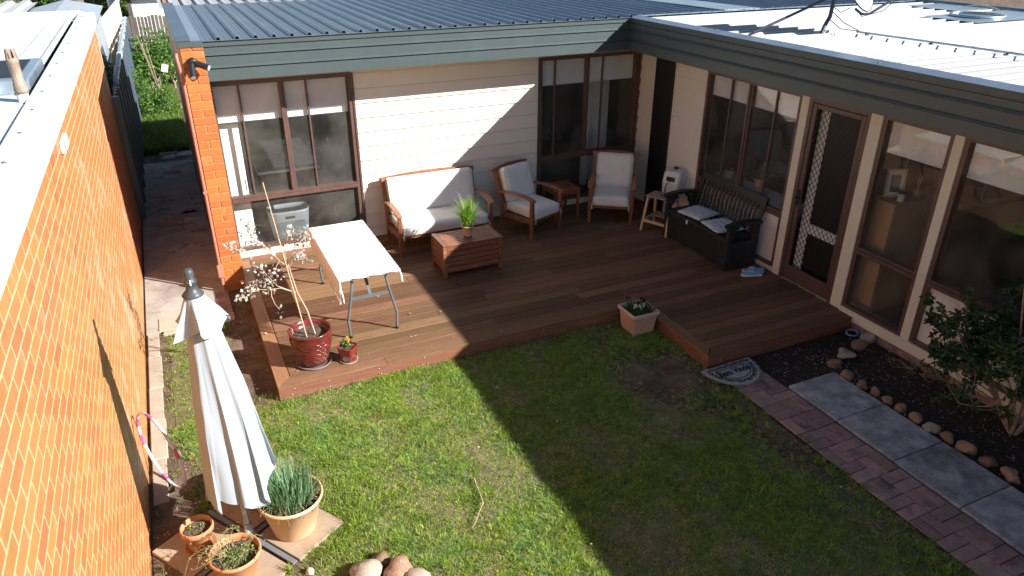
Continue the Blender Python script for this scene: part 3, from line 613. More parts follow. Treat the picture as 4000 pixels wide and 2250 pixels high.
# brick end wall (its end reads as a column)
CX0, CX1, CY = -0.224, 0.006, -0.622
ew = MB().box(CX0 + .006, CX1 - .006, CY + .006, 5.25, GZ - 0.02, 2.66).build('brick_wall', 'mortar_grey', house)
full = shared('brick', MB().box(-0.1145, 0.1145, -0.05, 0.05, -0.038, 0.038, 0.004), 'column_brick'); half = shared('brick', MB().box(-0.0545, 0.0545, -0.05, 0.05, -0.038, 0.038, 0.004), 'column_brick')
for k in range(-4, 30):
    z = 2.367 - 0.086 * k - 0.043
    if z < GZ: break
    j = lambda: random.uniform(-.0015, .0015)
    if k % 2: piece('brick', full, ew, ((CX0 + CX1) / 2 + j(), CY + 0.05 + j(), z))
    else:
        for s_ in (-1, 1): piece('brick', half, ew, ((CX0 + CX1) / 2 + s_ * 0.0602 + j(), CY + 0.05 + j(), z))
sd = MB()
for k in range(-4, 30):
    z = 2.367 - 0.086 * k - 0.043
    y = CY + 0.115 + (0.12 if k % 2 else 0.0)
    while y < 5.1: sd.box(CX0, CX0 + .05, y + .005, y + .235, z - .038, z + .038); y += .24
tag(sd.build('side_bricks', 'brick_joined', ew), kind='stuff')
dp = MB().tube([(-0.262, -0.60, 2.60), (-0.268, -0.63, 2.585), (-0.262, -0.64, 2.50), (-0.248, -0.64, 2.36), (-0.246, -0.64, 2.2), (-0.246, -0.64, 0.20)], 0.016, 8); dp.box(-0.28, -0.215, -0.675, -0.615, 0.06, 0.22, 0.006); dp.tube([(-.246, -.645, .06), (-.246, -.645, -.04)], .018, 8)
for zz in (2.3, 1.1): dp.box(-.268, -.222, -.66, -.622, zz, zz + .025)
dp.build('drain_pipe', 'pink_pipe', house)
# ---------------------------------------------------------------- garage on the left
XL = -1.134
garage = thing('brick_garage', 'orange brick garage with pale metal roof filling the left side', 'garage', (-3.0, -2.5, GZ))
gw = MB().box(-5.5, XL - 0.0008, -8.8, 2.455, GZ - 0.05, 2.66).build('wall', 'mortar', garage)
gb = shared('brick', MB().box(-0.05, 0.0, -0.1095, 0.1095, -0.0342, 0.0342, 0.0012), 'brick')
CP = 0.0797
allb = []
for k in range(-3, 40):
    zc = 2.275 + 0.0 - CP * k
    if zc > 2.64 or zc < GZ - 0.02: continue
    y = -6.544 + (0.115 if (k % 2) else 0.0) - 0.23 * 9 + 0.115
    while y < 2.40:
        allb.append((y, zc)); y += 0.23
camv = Vector((-0.4136, -9.1554, 3.8254))
def score(b):
    p = Vector((XL, b[0], b[1])) - camv; dz = p.dot(_f)
    if dz < 0.5: return -1
    u = p.dot(_r) / dz; v = p.dot(_u) / dz
    if abs(u) > 0.72 or abs(v) > 0.41: return -1
    return abs(p.normalized().x) / dz ** 2
allb.sort(key=score, reverse=True)
for y, z in allb[:300]: piece('brick', gb, gw, (XL + random.uniform(0, .0008), y, z))
rest = MB()
for y, z in allb[300:]:
    j = random.uniform(-.001, .001); rest.box(XL - 0.04, XL + j * .4 + .0004, y - .1095, y + .1095, z - .0342, z + .0342, 0.0012)
tag(rest.build('bricks', 'brick_joined', gw), kind='stuff')
# roof: cap flashing, recessed tray, ribbed sheets
gcap = MB().extr([(XL + 0.034, 2.61), (XL + 0.036, 2.742), (XL + 0.030, 2.752), (-1.262, 2.775), (-1.268, 2.772), (-1.268, 2.70), (-1.255, 2.70), (-1.255, 2.76), (XL + 0.02, 2.738), (XL + 0.02, 2.61)], 'y', -8.9, 2.47); groof = MB().box(-5.6, -1.27, -8.8, 2.40, 2.62, 2.66).build('roof', 'flashing', garage)
gcap.build('cap_flashing', 'garage_roof', groof)
x = -1.36
while x > -5.4:
    MB().extr([(x, 2.69), (x - .02, 2.715), (x - .045, 2.715), (x - .065, 2.69), (x - .095, 2.69), (x - .1, 2.694), (x - .105, 2.69), (x - .185, 2.69)], 'y', -3.05, 2.36, closed=False).build('roof_sheet', 'garage_roof', groof); x -= .185
MB().box(-5.6, -1.30, -8.8, -3.05, 2.70, 2.745, 0.01).build('front_tray', 'garage_roof', groof)
MB().box(-5.6, -1.262, 2.36, 2.475, 2.68, 2.79, 0.006).build('end_cap', 'garage_roof', groof)
sk = MB(); sk.box(-2.3, -1.325, -2.72, -1.70, 2.69, 2.80, 0.012); skl = sk.build('skylight', 'flashing', groof); MB().box(-2.24, -1.40, -2.62, -1.80, 2.801, 2.806).build('skylight_pane', 'black_panel', skl)
for k in range(14): piece('roof_screw', dot, groof, (-1.21, -6.2 + 0.62 * k, 2.766), scale=(1.6, 1.6, 1.2))
vp = MB(); vx, vy = -1.30, -3.30
vp.lathe([(0.0, 2.745), (.035, 2.745), (.035, 2.79)], 14, (vx, vy, 0)); tv = thing('vent_pipe', 'weathered flue pipe standing on the garage roof edge', 'pipe', (vx, vy, 2.745))
MB().lathe([(.036, 2.745), (.036, 2.80), (.034, 2.802)], 16, (vx, vy, 0)).build('white_sleeve', 'white_plastic', tv)
MB().lathe([(.034, 2.80), (.041, 2.802), (.041, 2.835), (.038, 2.838), (.038, 2.862), (.034, 2.865), (.034, 2.995), (.036, 2.997), (.036, 3.03), (.0, 3.03)], 16, (vx, vy, 0)).build('pipe', 'rust_pipe', tv)
cr = MB()
for k in range(8): t = k * math.pi / 4; cr.bar((vx + .033 * math.cos(t), vy + .033 * math.sin(t), 3.03), (vx + .026 * math.cos(t), vy + .026 * math.sin(t), 3.085), .014, .006, up=(math.cos(t), math.sin(t), 0))
cr.build('crown', 'rust_pipe', tv)
wl = thing('wall_light', 'slim white batten light on the garage brick wall', 'wall light', (XL, -3.47, 2.39))
MB().box(XL, XL + .03, -3.60, -3.32, 2.44, 2.52, .006, Matrix.Translation((XL, -3.46, 2.48)) @ Matrix.Rotation(0.0, 4, 'X') @ Matrix.Translation((-XL, 3.46, -2.48))).build('cover', 'white_plastic', wl)
MB().box(XL + .0305, XL + .034, -3.585, -3.57, 2.45, 2.51).build('end_clip', 'grey_tube', wl)
# ---------------------------------------------------------------- fences and what lies beyond
def along(p0, p1, t): return (p0[0] + (p1[0] - p0[0]) * t, p0[1] + (p1[1] - p0[1]) * t)
fn = thing('steel_fence', 'grey corrugated steel fence running along the alley behind the garage', 'fence', (-1.12, 8.0, GZ))
F0, F1 = (-1.13, 2.48), (-1.10, 14.0); npan = 15
for k in range(npan):
    a, b = along(F0, F1, k / npan), along(F0, F1, (k + 1) / npan); m = MB(); vs = []; fs = []
    nn = 13; zt = 1.64 - 0.012 * k
    for i in range(nn):
        q = along(a, b, i / (nn - 1)); o = (0.0, 0.045, 0.045, 0.0)[i % 4]; vs += [(q[0] + o, q[1], GZ - .1), (q[0] + o, q[1], zt)]
    for i in range(nn - 1): fs.append((2 * i, 2 * i + 2, 2 * i + 3, 2 * i + 1))
    m.add(vs, fs).build('panel', 'fence_steel', fn)
    MB().box(a[0] - .02, a[0] + .075, a[1] - .045, a[1] + .045, GZ - .1, zt + .01, .004).build('post', 'flashing_dark', fn)  # dark upright at each panel joint, put in to make the dark stripes
cp = thing('conduit_pipe', 'grey blue pipe with white saddle clips along the top of the steel fence', 'pipe', (-1.12, 3.6, 1.6))
MB().tube([(-1.105, 3.55, 1.60), (-1.105, 3.75, 1.66), (-1.10, 9, 1.61), (-1.085, 14.0, 1.53)], .042, 10).build('pipe', 'pvc_blue', cp)
for y in (4.9, 6.6, 8.3, 9.6, 11.0, 12.3, 13.5):
    zc = 1.66 - 0.0126 * (y - 3.75); MB().tube([(-1.103, y - .03, zc), (-1.103, y + .03, zc)], .055, 10).build('clip', 'white_plastic', cp)
pf = thing('paling_fence', 'weathered grey timber paling fence closing the alley', 'fence', (-0.4, 14.1, GZ))
x = -1.08; k = 0
while x < 1.2:
    w = random.uniform(.082, .096); MB().box(x, x + w - .012, 14.08 + .003 * (k % 2), 14.1 + .003 * (k % 2), GZ - .1, 1.55 + random.uniform(-.03, .02)).build('paling', 'grey_timber', pf); x += w; k += 1
for zz in (0.95, 0.32): MB().box(-1.08, 1.2, 14.03, 14.078, zz, zz + .075).build('fence_rail', 'grey_timber', pf)
nh = thing('neighbour_house', 'white clad house beyond the paling fence', 'house', (0.4, 17.5, GZ))
for k in range(22): MB().box(-0.90, 3.0, 16.0 - .006, 16.1, GZ + .13 * k, GZ + .13 * k + .122).build('cladding_board', 'white_paint', nh)
MB().box(-1.02, -0.90, 15.95, 16.2, GZ, 2.0).build('corner_board', 'grey_timber', nh); MB().box(-1.1, 3.2, 15.75, 16.1, 1.88, 2.02, .02).build('gutter', 'white_plastic', nh)
MB().extr([(15.7, 2.03), (19.5, 3.0), (19.5, 2.9), (15.7, 1.99)], 'x', -1.2, 3.3).build('roof', 'zinc', nh)
sh = thing('zinc_shed', 'pale zinc garden shed with low roof behind the garage', 'shed', (-1.75, 6.3, GZ))
for k in range(10): MB().box(-2.30 + .095 * k, -2.215 + .095 * k, 5.5, 5.54 + .004 * (k % 2), GZ, 2.34).build('wall_panel', 'zinc', sh)
for k in range(12): MB().box(-1.352, -1.32, 5.55 + .2 * k, 5.735 + .2 * k, GZ, 2.2).build('wall_panel', 'zinc', sh)
MB().add([(-2.45, 5.35, 2.36), (-1.25, 5.35, 2.36), (-1.25, 8.0, 2.36), (-2.45, 8.0, 2.36), (-1.86, 5.35, 2.50), (-1.86, 8.0, 2.50)], [(0, 4, 5, 3), (4, 1, 2, 5), (0, 1, 4), (3, 5, 2)]).build('roof', 'zinc', sh)
ws = thing('white_shed', 'white ribbed roof of a low building behind the garage', 'shed', (-4.2, 7.0, GZ))
MB().box(-7, -2.6, 5.8, 8.5, GZ, 2.1).build('wall', 'white_paint', ws)
for k in range(16): MB().extr([(-6.9 + .28 * k, 2.40), (-6.86 + .28 * k, 2.45), (-6.76 + .28 * k, 2.45), (-6.72 + .28 * k, 2.40), (-6.62 + .28 * k, 2.40)], 'y', 5.0, 8.8, closed=False).build('roof_sheet', 'roof_white', ws)
cf = thing('cream_fence', 'cream steel fence panels catching sun beyond the shed', 'fence', (-1.3, 9.5, GZ))
for k in range(9): MB().box(-1.40 + .028 * k, -1.365 + .028 * k, 8.2 + .62 * k, 8.8 + .62 * k, GZ, 1.98).build('panel', 'cream_trim', cf)
MB().bar((-1.41, 8.2, 2.0), (-1.15, 13.8, 2.0), .06, .05).build('top_rail', 'cream_trim', cf)
pp = thing('power_pole', 'round grey timber power pole rising behind the garage', 'pole', (-1.74, 9.0, GZ))
MB().lathe([(.12, GZ), (.105, 7.5), (0, 7.5)], 14, (-1.74, 9.0, 0)).build('pole', 'grey_timber', pp)
MB().tube([(-1.87, 8.9, 2.62), (-1.9, 8.9, 2.42), (-1.84, 8.88, 2.3), (-1.76, 8.88, 2.32)], .012, 6).build('cable', 'black_plastic', pp)
wt = MB().lathe([(.14, GZ), (.14, 2.9), (0, 2.9)], 16, (-1.40, 16.5, 0)); tag(wt.build('vent_stack', 'white_paint'), 'white cylindrical stack beyond the fence', 'stack')
# twin spotlight on the brick column
sl = thing('twin_spotlight', 'black twin spotlight fixed to the brick column', 'spotlight', (-0.13, -0.622, 2.50))
MB().lathe([(0, 0.0), (.048, 0.0), (.052, .01), (.05, .05), (.03, .06), (0, .06)], 18, T=Matrix.Translation((-0.125, -0.624, 2.515)) @ Matrix.Rotation(R(90), 4, 'X')).build('mount', 'black_plastic', sl)
for s_, p0, p1 in ((0, (-0.140, -0.70, 2.50), (-0.150, -0.80, 2.385)), (1, (-0.095, -0.69, 2.515), (0.02, -0.755, 2.47))):
    a = Vector(p0); b = Vector(p1); o = MB().tube([a, b], .032, 14).build('lamp_head', 'black_plastic', sl); d = (b - a).normalized(); MB().tube([b - d * .004, b + d * .0015], .027, 14).build('lens', 'lens', o)
MB().tube([(-0.125, -0.68, 2.515), (-0.13, -0.70, 2.505), (-0.138, -0.70, 2.50)], .016, 8).build('knuckle', 'black_plastic', sl); MB().tube([(-0.12, -0.68, 2.515), (-0.10, -0.69, 2.515)], .016, 8).build('knuckle', 'black_plastic', sl)
# roof hardware on the right wing
sdish = thing('satellite_dish', 'pale satellite dish on a bent pole mount above the white roof', 'satellite dish', (6.31, -2.88, 2.73))
MB().tube([(6.31, -2.88, 2.72), (6.36, -2.86, 2.80), (6.44, -2.84, 2.90), (6.47, -2.82, 3.05), (6.47, -2.82, 3.45)], .022, 10).build('mast', 'dark_pipe', sdish)
MB().tube([(5.63, -2.55, 2.735), (6.47, -2.82, 3.12)], .016, 8).build('strut', 'dark_pipe', sdish)
dT = Matrix.Translation((6.68, -2.83, 3.255)) @ Vector((0.35, -0.80, 0.45)).to_track_quat('Z', 'Y').to_matrix().to_4x4()
MB().lathe([(0.0, 0.0), (.12, .008), (.22, .028), (.30, .052), (.36, .075), (.368, .073), (.36, .065), (.22, .016), (0, -.012)], 36, T=dT).build('reflector', 'dish', sdish)
MB().lathe([(.362, .078), (.372, .078), (.374, .066), (.364, .064)], 36, T=dT).build('rim', 'black_plastic', sdish)
MB().tube([(6.70, -2.93, 2.98), (6.76, -2.98, 2.925), (6.84, -3.02, 2.93), (7.0, -3.1, 3.05), (7.2, -3.2, 3.2)], .014, 8).build('feed_arm', 'dark_pipe', sdish)
for q in ([(6.47, -2.83, 2.95), (6.55, -2.95, 2.84), (6.66, -3.07, 2.765)], [(6.44, -2.84, 2.87), (6.5, -2.96, 2.78), (6.66, -3.07, 2.76)], [(6.7, -2.93, 2.98), (6.76, -2.99, 2.90), (6.95, -3.09, 2.96), (7.1, -3.16, 3.12)], [(6.47, -2.83, 3.0), (6.56, -2.87, 2.94), (6.66, -2.9, 2.99)]): MB().tube(q, .0045, 5).build('cable', 'black_plastic', sdish)
ro = thing('roof_conduit', 'thin grey conduit lying across the white roof ribs', 'conduit', (6.66, -3.07, 2.74)); MB().tube([(6.66, -3.05, 2.752), (6.79, -4.95, 2.752), (6.9, -6.6, 2.752)], .011, 8).build('tube', 'zinc', ro)
for k in range(0, 12, 4): MB().box(6.655 + .0126 * k * .75, 6.70 + .0126 * k * .75, -3.18 - .19 * k - .012, -3.18 - .19 * k + .012, 2.727, 2.742).build('saddle', 'grey_tube', ro)
dm = thing('skylight_dome', 'clear round skylight dome on a flat blue steel tray in the white roof', 'skylight', (9.4, -2.5, 2.74))
MB().box(8.85, 10.55, -2.93, -2.17, 2.730, 2.7365).build('tray', 'flashing', dm)
MB().lathe([(.30, 0), (.30, .03), (.27, .07), (.2, .11), (.1, .135), (0, .14)], 24, (9.45, -2.5, 2.737)).build('dome', 'glass', dm); MB().lathe([(.31, 0), (.33, .0), (.33, .03), (.31, .03)], 24, (9.45, -2.5, 2.737)).build('rim', 'flashing', dm)
MB().box(9.87, 10.55, -1.90, -1.10, 2.730, 2.7365).build('tray', 'flashing', dm)
# ---------------------------------------------------------------- deck furniture
def arc(p0, p1, p2, n=9):
    """quadratic curve through control point p1"""
    p0, p1, p2 = Vector(p0), Vector(p1), Vector(p2); return [(1 - t) ** 2 * p0 + 2 * t * (1 - t) * p1 + t * t * p2 for t in [i / (n - 1) for i in range(n)]]
def lounge_frame(name, label, cat, W, loc, rz, group=None, D=0.62, wood='teak'):
    """timber armchair or loveseat: local -y is the front"""
    t = thing(name, label, cat, loc, rz, group); hw = W / 2 - 0.03; yf, yb = -D / 2 + 0.03, D / 2 - 0.04
    for s_ in (-1, 1):
        m = MB(); m.bar((s_ * hw, yf, 0.0), (s_ * hw, yf, 0.30), .036, .036, up=(0, 1, 0), w1=.05, h1=.05); m.bar((s_ * hw, yf, 0.30), (s_ * hw, yf, 0.54), .05, .05, up=(0, 1, 0), w1=.04, h1=.045); m.build('front_leg', wood, t, True)
        m = MB(); m.sweep([(s_ * hw, yb + .02, 0.0), (s_ * hw, yb - .005, .26), (s_ * hw, yb + .05, .55), (s_ * hw, yb + .135, .83)], .045, [.036, .05, .045, .036], up=(0, 1, 0)); m.build('back_post', wood, t, True)
        m = MB(); pts = arc((s_ * (hw + .005), yb + .06, .535), (s_ * (hw + .008), -.05, .615), (s_ * (hw + .008), yf - .05, .545)); m.sweep(pts, [.05, .055, .06, .064, .066, .068, .07, .068, .062], .026); m.build('armrest', 'teak_worn', t, True)
        MB().bar((s_ * hw, yf + .02, .245), (s_ * hw, yb - .02, .225), .028, .06).build('side_rail', wood, t, True)
    MB().box(-hw + .022, hw - .022, yf - .015, yf + .012, .225, .29, .004).build('front_rail', wood, t, True)
    MB().box(-hw + .022, hw - .022, yb - .02, yb + .01, .20, .26, .004).build('back_rail', wood, t, True)
    n = 6
    for k in range(n): y = yf + .06 + (yb - yf - .12) * k / (n - 1); MB().box(-hw + .02, hw - .02, y - .022, y + .022, .252, .268, .003).build('seat_slat', wood, t, True)
    MB().sweep(arc((-hw - .045, yb + .145, .815), (0, yb + .16, .86), (hw + .045, yb + .145, .815)), .034, [.05, .055, .06, .064, .066, .064, .06, .055, .05], up=(0, .2, 1)).build('top_rail', wood, t, True)
    MB().bar((-hw + .02, yb + .035, .38), (hw - .02, yb + .035, .38), .022, .045, up=(0, .2, 1)).build('lower_back_rail', wood, t, True)
    ns = max(5, int(W / .13))
    for k in range(ns): x = -hw + .09 + (2 * hw - .18) * k / (ns - 1); MB().bar((x, yb + .04, .40), (x, yb + .138, .79), .045, .014, up=(0, 1, 0)).build('back_slat', wood, t, True)
    return t
def cushion_mesh(w, d, h, seed, puff=0.02, wr=0.006, n=22, rad=0.045):
    """soft box: faces puffed, edges rounded, creased by noise (centre at origin)"""
    import bmesh
    bm = bmesh.new(); bmesh.ops.create_cube(bm, size=2.0); bmesh.ops.subdivide_edges(bm, edges=bm.edges[:], cuts=n, use_grid_fill=True)
    H = (w / 2, d / 2, h / 2); o = Vector((seed * 2.3, seed * 5.1, seed))
    for v in bm.verts:
        p = v.co; q = Vector((p.x * H[0], p.y * H[1], p.z * H[2]))
        r = min(rad, H[2] * .9); inner = Vector((max(-H[0] + r, min(H[0] - r, q.x)), max(-H[1] + r, min(H[1] - r, q.y)), max(-H[2] + r, min(H[2] - r, q.z)))); dd = q - inner
        if dd.length > 1e-6: q = inner + dd.normalized() * r
        ex, ey = 1 - p.x ** 4, 1 - p.y ** 4
        q.z += math.copysign(puff * max(ex, 0) ** .6 * max(ey, 0) ** .6, p.z) if abs(p.z) > .5 else 0
        nz = noise.noise(q * 7 + o) * .6 + noise.noise(Vector((q.x * 22, q.y * 5, q.z * 9)) + o) * .55 + abs(noise.noise(Vector((q.x * 9, q.y * 16, 0)) + o)) * .5
        nrm = dd.normalized() if dd.length > 1e-6 else Vector((0, 0, math.copysign(1, p.z)))
        q += nrm * nz * wr; v.co = q
    me = bpy.data.meshes.new('cushion'); bm.to_mesh(me); bm.free(); me.polygons.foreach_set('use_smooth', [True] * len(me.polygons)); return me
def cushion(name, label, w, d, h, seed, T, mt='canvas', wr=0.006, puff=0.02, ties=False):
    """a cushion laid by matrix T, with piping along both seams"""
    me = cushion_mesh(w, d, h, seed, puff, wr); me.materials.append(M[mt]); o = bpy.data.objects.new(name, me); COL.objects.link(o); o.matrix_world = T; WL[o.name] = T.translation.copy(); tag(o, label, 'cushion')
    r = .04
    for s_ in (-1, 1):
        pts = []
        for cx, cy, a0 in ((w / 2 - r, d / 2 - r, 0), (-w / 2 + r, d / 2 - r, 90), (-w / 2 + r, -d / 2 + r, 180), (w / 2 - r, -d / 2 + r, 270)):
            for a in range(0, 91, 30):
                t = R(a0 + a); px, py = cx + (r + .001) * math.cos(t), cy + (r + .001) * math.sin(t); pts.append((px, py, s_ * (h / 2 - .016) + .003 * noise.noise((px * 6, py * 6, seed))))
        MB().tube(pts, .0045, 6, closed=True).build('piping', mt, o, True)
    if ties:
        for s_ in (-1, 1): MB().sweep([(s_ * (w / 2 - .01), -d / 2 - .002, -.01), (s_ * (w / 2 + .006), -d / 2 - .012, -.06), (s_ * (w / 2 - .002), -d / 2 - .01, -.115)], .012, .002, up=(0, 1, 0)).build('tie', mt, o, True)
    return o
def seat_and_back(W, loc, rz, sd, labs, mt='canvas', D=.62, wr=.006):
    base = Matrix.Translation(loc) @ Matrix.Rotation(rz, 4, 'Z')
    cushion('seat_cushion', labs[0], W - .13, D - .06, .125, sd, base @ Matrix.Translation((0, -.035, .338)) @ Matrix.Rotation(R(2), 4, 'X'), mt, wr, .018, True)
    cushion('back_cushion', labs[1], W - .13, .47, .115, sd + 4, base @ Matrix.Translation((0, D / 2 - .045, .625)) @ Matrix.Rotation(R(73), 4, 'X'), mt, wr * .6, .012)
lounge_frame('loveseat', 'wide two seat timber loveseat against the cream wall', 'loveseat', 1.30, (2.535, -0.545, 0), 0)
seat_and_back(1.30, (2.535, -0.545, 0), 0, 3, ('long wrinkled cream seat cushion on the two seat loveseat', 'long cream back cushion of the loveseat half in sun'), 'canvas', wr=.010)
lounge_frame('armchair', 'timber armchair between the loveseat and the small side table', 'armchair', 0.64, (3.84, -0.66, 0), R(21), 'timber armchairs on the deck')
seat_and_back(0.64, (3.84, -0.66, 0), R(21), 5, ('cream seat cushion on the armchair beside the loveseat', 'cream back cushion on the armchair beside the loveseat'), 'canvas')
lounge_frame('armchair', 'timber armchair in the inner corner beside the black post', 'armchair', 0.64, (5.10, -0.735, 0), R(-36), 'timber armchairs on the deck')
seat_and_back(0.64, (5.10, -0.735, 0), R(-36), 8, ('cream seat cushion on the armchair in the corner', 'cream upright back cushion on the armchair in the corner'), 'canvas')
# small slatted side table
st_ = thing('side_table', 'small dark slatted timber side table between the two armchairs', 'side table', (4.46, -0.375, 0))
for k in range(6): MB().box(-.205 + .069 * k, -.205 + .069 * k + .062, -.16, .16, .43, .45, .003).build('top_slat', 'teak', st_, True)
for s_ in (-1, 1):
    MB().box(-.205, .205, s_ * .205 - (.045 if s_ > 0 else 0), s_ * .205 + (0 if s_ > 0 else .045), .43, .451, .003).build('top_rail', 'teak', st_, True)
    MB().box(-.17, .17, s_ * .185 - .01, s_ * .185 + .01, .375, .428).build('apron', 'teak', st_, True); MB().box(s_ * .185 - .01, s_ * .185 + .01, -.17, .17, .375, .428).build('apron', 'teak', st_, True)
    for q in (-1, 1): MB().bar((s_ * .18, q * .18, 0), (s_ * .18, q * .18, .43), .03, .03, up=(0, 1, 0), w1=.04, h1=.04).build('leg', 'teak', st_, True)
# slatted storage chest used as a coffee table
ch = thing('slatted_chest', 'low slatted timber chest used as a coffee table', 'chest', (2.56, -1.465, 0)); X, Y, H = .385, .215, .42
for sx in (-1, 1):
    for sy in (-1, 1): MB().box(sx * X - (.05 if sx > 0 else 0), sx * X + (0 if sx > 0 else .05), sy * Y - (.045 if sy > 0 else 0), sy * Y + (0 if sy > 0 else .045), 0, H - .022, .004).build('leg', 'chest_wood', ch, True)
    MB().box(sx * X - (.065 if sx > 0 else -.002), sx * X + (.002 if sx > 0 else .065), -Y - .004, Y + .004, H - .021, H, .004).build('top_edge', 'chest_wood', ch, True)
    for k in range(4): z = .085 + .078 * k; MB().box(sx * (X - .022), sx * (X - .006), -Y + .046, Y - .046, z, z + .066, .004).build('end_slat', 'chest_wood', ch, True)
for k in range(8): y = -Y + .003 + .0534 * k; MB().box(-X + .066, X - .066, y, y + .044, H - .021, H - .002, .004).build('top_slat', 'chest_wood', ch, True)
for sy in (-1, 1):
    for k in range(5): z = .068 + .0668 * k; MB().box(-X + .052, X - .052, sy * (Y - .022), sy * (Y - .006), z, z + .058, .004).build('side_slat', 'chest_wood', ch, True)
MB().box(-X + .05, X - .05, -Y + .024, Y - .024, .062, .07).build('floor', 'chest_wood', ch, True)
# two-step pine stool
so = thing('step_stool', 'small pale pine step stool beside the black bench', 'stool', (5.44, -1.47, 0), R(-66))
for s_ in (-1, 1):
    for q in (-1, 1): MB().bar((s_ * .20, q * (.185 if q > 0 else .17), 0), (s_ * .165, q * .10, .485), .026, .034, up=(0, 1, 0)).build('leg', 'pine', so, True)
    MB().bar((s_ * .192, -.15, .15), (s_ * .192, .165, .15), .016, .04).build('side_rail', 'pine', so, True); MB().bar((s_ * .168, -.11, .455), (s_ * .168, .11, .455), .016, .04).build('side_rail', 'pine', so, True)
MB().box(-.20, .20, -.125, .125, .486, .506, .005).build('top_step', 'pine_worn', so, True); MB().box(-.175, .175, .02, .20, .175, .192, .004).build('lower_step', 'pine_worn', so, True)
MB().bar((-.19, .17, .15), (.19, .17, .15), .016, .04).build('cross_rail', 'pine', so, True); MB().bar((-.19, -.15, .15), (.19, -.15, .15), .016, .04).build('cross_rail', 'pine', so, True)
MB().box(-.05, .05, -.012, .012, .5062, .5075, .0005).build('hand_slot', 'black_panel', so, True)
# hose reel on the wall
hr = thing('hose_reel', 'white boxy hose reel mounted low on the wall', 'hose reel', (5.80, -1.30, 0.45))
bT = Matrix.Translation((5.765, -1.28, .60)) @ Matrix.Rotation(R(28), 4, 'Z')
hs = [(-.14, -.17), (-.16, .02), (-.11, .17), (.02, .19), (.13, .14), (.15, -.02), (.13, -.17)]
m = MB(); n = len(hs); vs = [bT @ Vector((x, -.10, z)) for x, z in hs] + [bT @ Vector((x, .10, z)) for x, z in hs] + [bT @ Vector((x * .85, -.125, z * .85)) for x, z in hs] + [bT @ Vector((x * .85, .125, z * .85)) for x, z in hs]
fs = [(i, (i + 1) % n, n + (i + 1) % n, n + i) for i in range(n)] + [(i, 2 * n + i, 2 * n + (i + 1) % n, (i + 1) % n) for i in range(n)] + [(n + i, n + (i + 1) % n, 3 * n + (i + 1) % n, 3 * n + i) for i in range(n)] + [tuple(range(2 * n, 3 * n)), tuple(range(3 * n, 4 * n))[::-1]]
m.add(vs, fs).build('case', 'white_plastic', hr)
MB().box(-.168, -.158, -.06, .06, .03, .09, 0, bT @ Matrix.Rotation(R(6), 4, 'Y')).build('hose_slot', 'black_panel', hr); MB().lathe([(0, 0), (.022, 0), (.022, .03), (0, .035)], 12, T=bT @ Matrix.Translation((-.162, .03, .03)) @ Matrix.Rotation(R(-90), 4, 'Y')).build('nozzle_stop', 'white_plastic', hr)
MB().tube([bT @ Vector(q) for q in ((-.19, .03, .03), (-.23, .03, -.03), (-.24, .03, -.15), (-.23, .05, -.30), (-.2, .06, -.42))], .008, 8).build('hose', 'black_plastic', hr); MB().box(-.03, .03, -.03, .03, .188, .215, .006, bT).build('handle', 'black_plastic', hr)
MB().box(.15, .168, -.05, .05, -.2, .12, .003, bT).build('bracket', 'grey_tube', hr)
# black storage bench; local +x is the long way, -y the front
sb = thing('storage_bench', 'black resin storage bench with slatted back under the kitchen window', 'bench', (5.605, -2.285, 0), R(-90)); hwb = .64
bd = MB(); bd.box(-hwb + .05, hwb - .05, -.225, .215, .045, .365, .008); body = bd.build('box', 'bench_plastic', sb, True)
for k in range(30): x = -hwb + .08 + (2 * hwb - .16) * k / 29; MB().box(x - .014, x + .014, -.231, -.2255, .06, .35, .002).build('front_plank', 'bench_plastic', body, True)
MB().box(-hwb + .055, hwb - .055, -.25, .20, .372, .41, .01).build('lid', 'bench_plastic', sb, True)
for s_ in (-1, 1):
    m = MB(); x0, x1 = sorted((s_ * hwb, s_ * (hwb - .052))); m.box(x0, x1, -.25, -.165, 0, .575, .008); m.box(x0, x1, .14, .24, 0, .575, .008); m.box(x0, x1, -.165, .14, .02, .36, .004)
    m.build('side_panel', 'bench_plastic', sb, True)
    MB().sweep(arc((s_ * (hwb - .02), -.275, .575), (s_ * (hwb - .02), -.05, .635), (s_ * (hwb - .02), .25, .575)), .075, .04).build('armrest', 'bench_plastic', sb, True)
    g_ = MB(); g_.sweep([(s_ * (hwb - .026), -.166, .45), (s_ * (hwb - .026), -.14, .53), (s_ * (hwb - .026), -.08, .565)], .05, .03, up=(1, 0, 0)); g_.sweep([(s_ * (hwb - .026), .141, .45), (s_ * (hwb - .026), .12, .53), (s_ * (hwb - .026), .06, .565)], .05, .03, up=(1, 0, 0)); g_.build('arm_gusset', 'bench_plastic', sb, True)
bk = lambda z: .205 + (z - .40) * .26
MB().sweep(arc((-hwb + .03, bk(.81), .803), (0, bk(.83), .832), (hwb - .03, bk(.81), .803), 13), .035, .10, up=(0, .25, 1)).build('top_rail', 'bench_plastic', sb, True)
for s_ in (-1, 1): MB().sweep([(s_ * (hwb - .075), bk(.40), .40), (s_ * (hwb - .07), bk(.6), .6), (s_ * (hwb - .055), bk(.80), .80)], .04, .07, up=(0, 1, 0)) .build('back_stile', 'bench_plastic', sb, True) if False else MB().bar((s_ * (hwb - .085), bk(.41), .41), (s_ * (hwb - .06), bk(.79), .79), .075, .03, up=(0, 1, 0)).build('back_stile', 'bench_plastic', sb, True)
for k in range(14): x = -hwb + .165 + (2 * hwb - .33) * k / 13; MB().sweep([(x, bk(.41) + .012, .41), (x, bk(.53) + .018, .53), (x, bk(.60), .60), (x, bk(.80), .80)], .042, .012, up=(0, 1, 0)).build('back_slat', 'bench_plastic', sb, True)
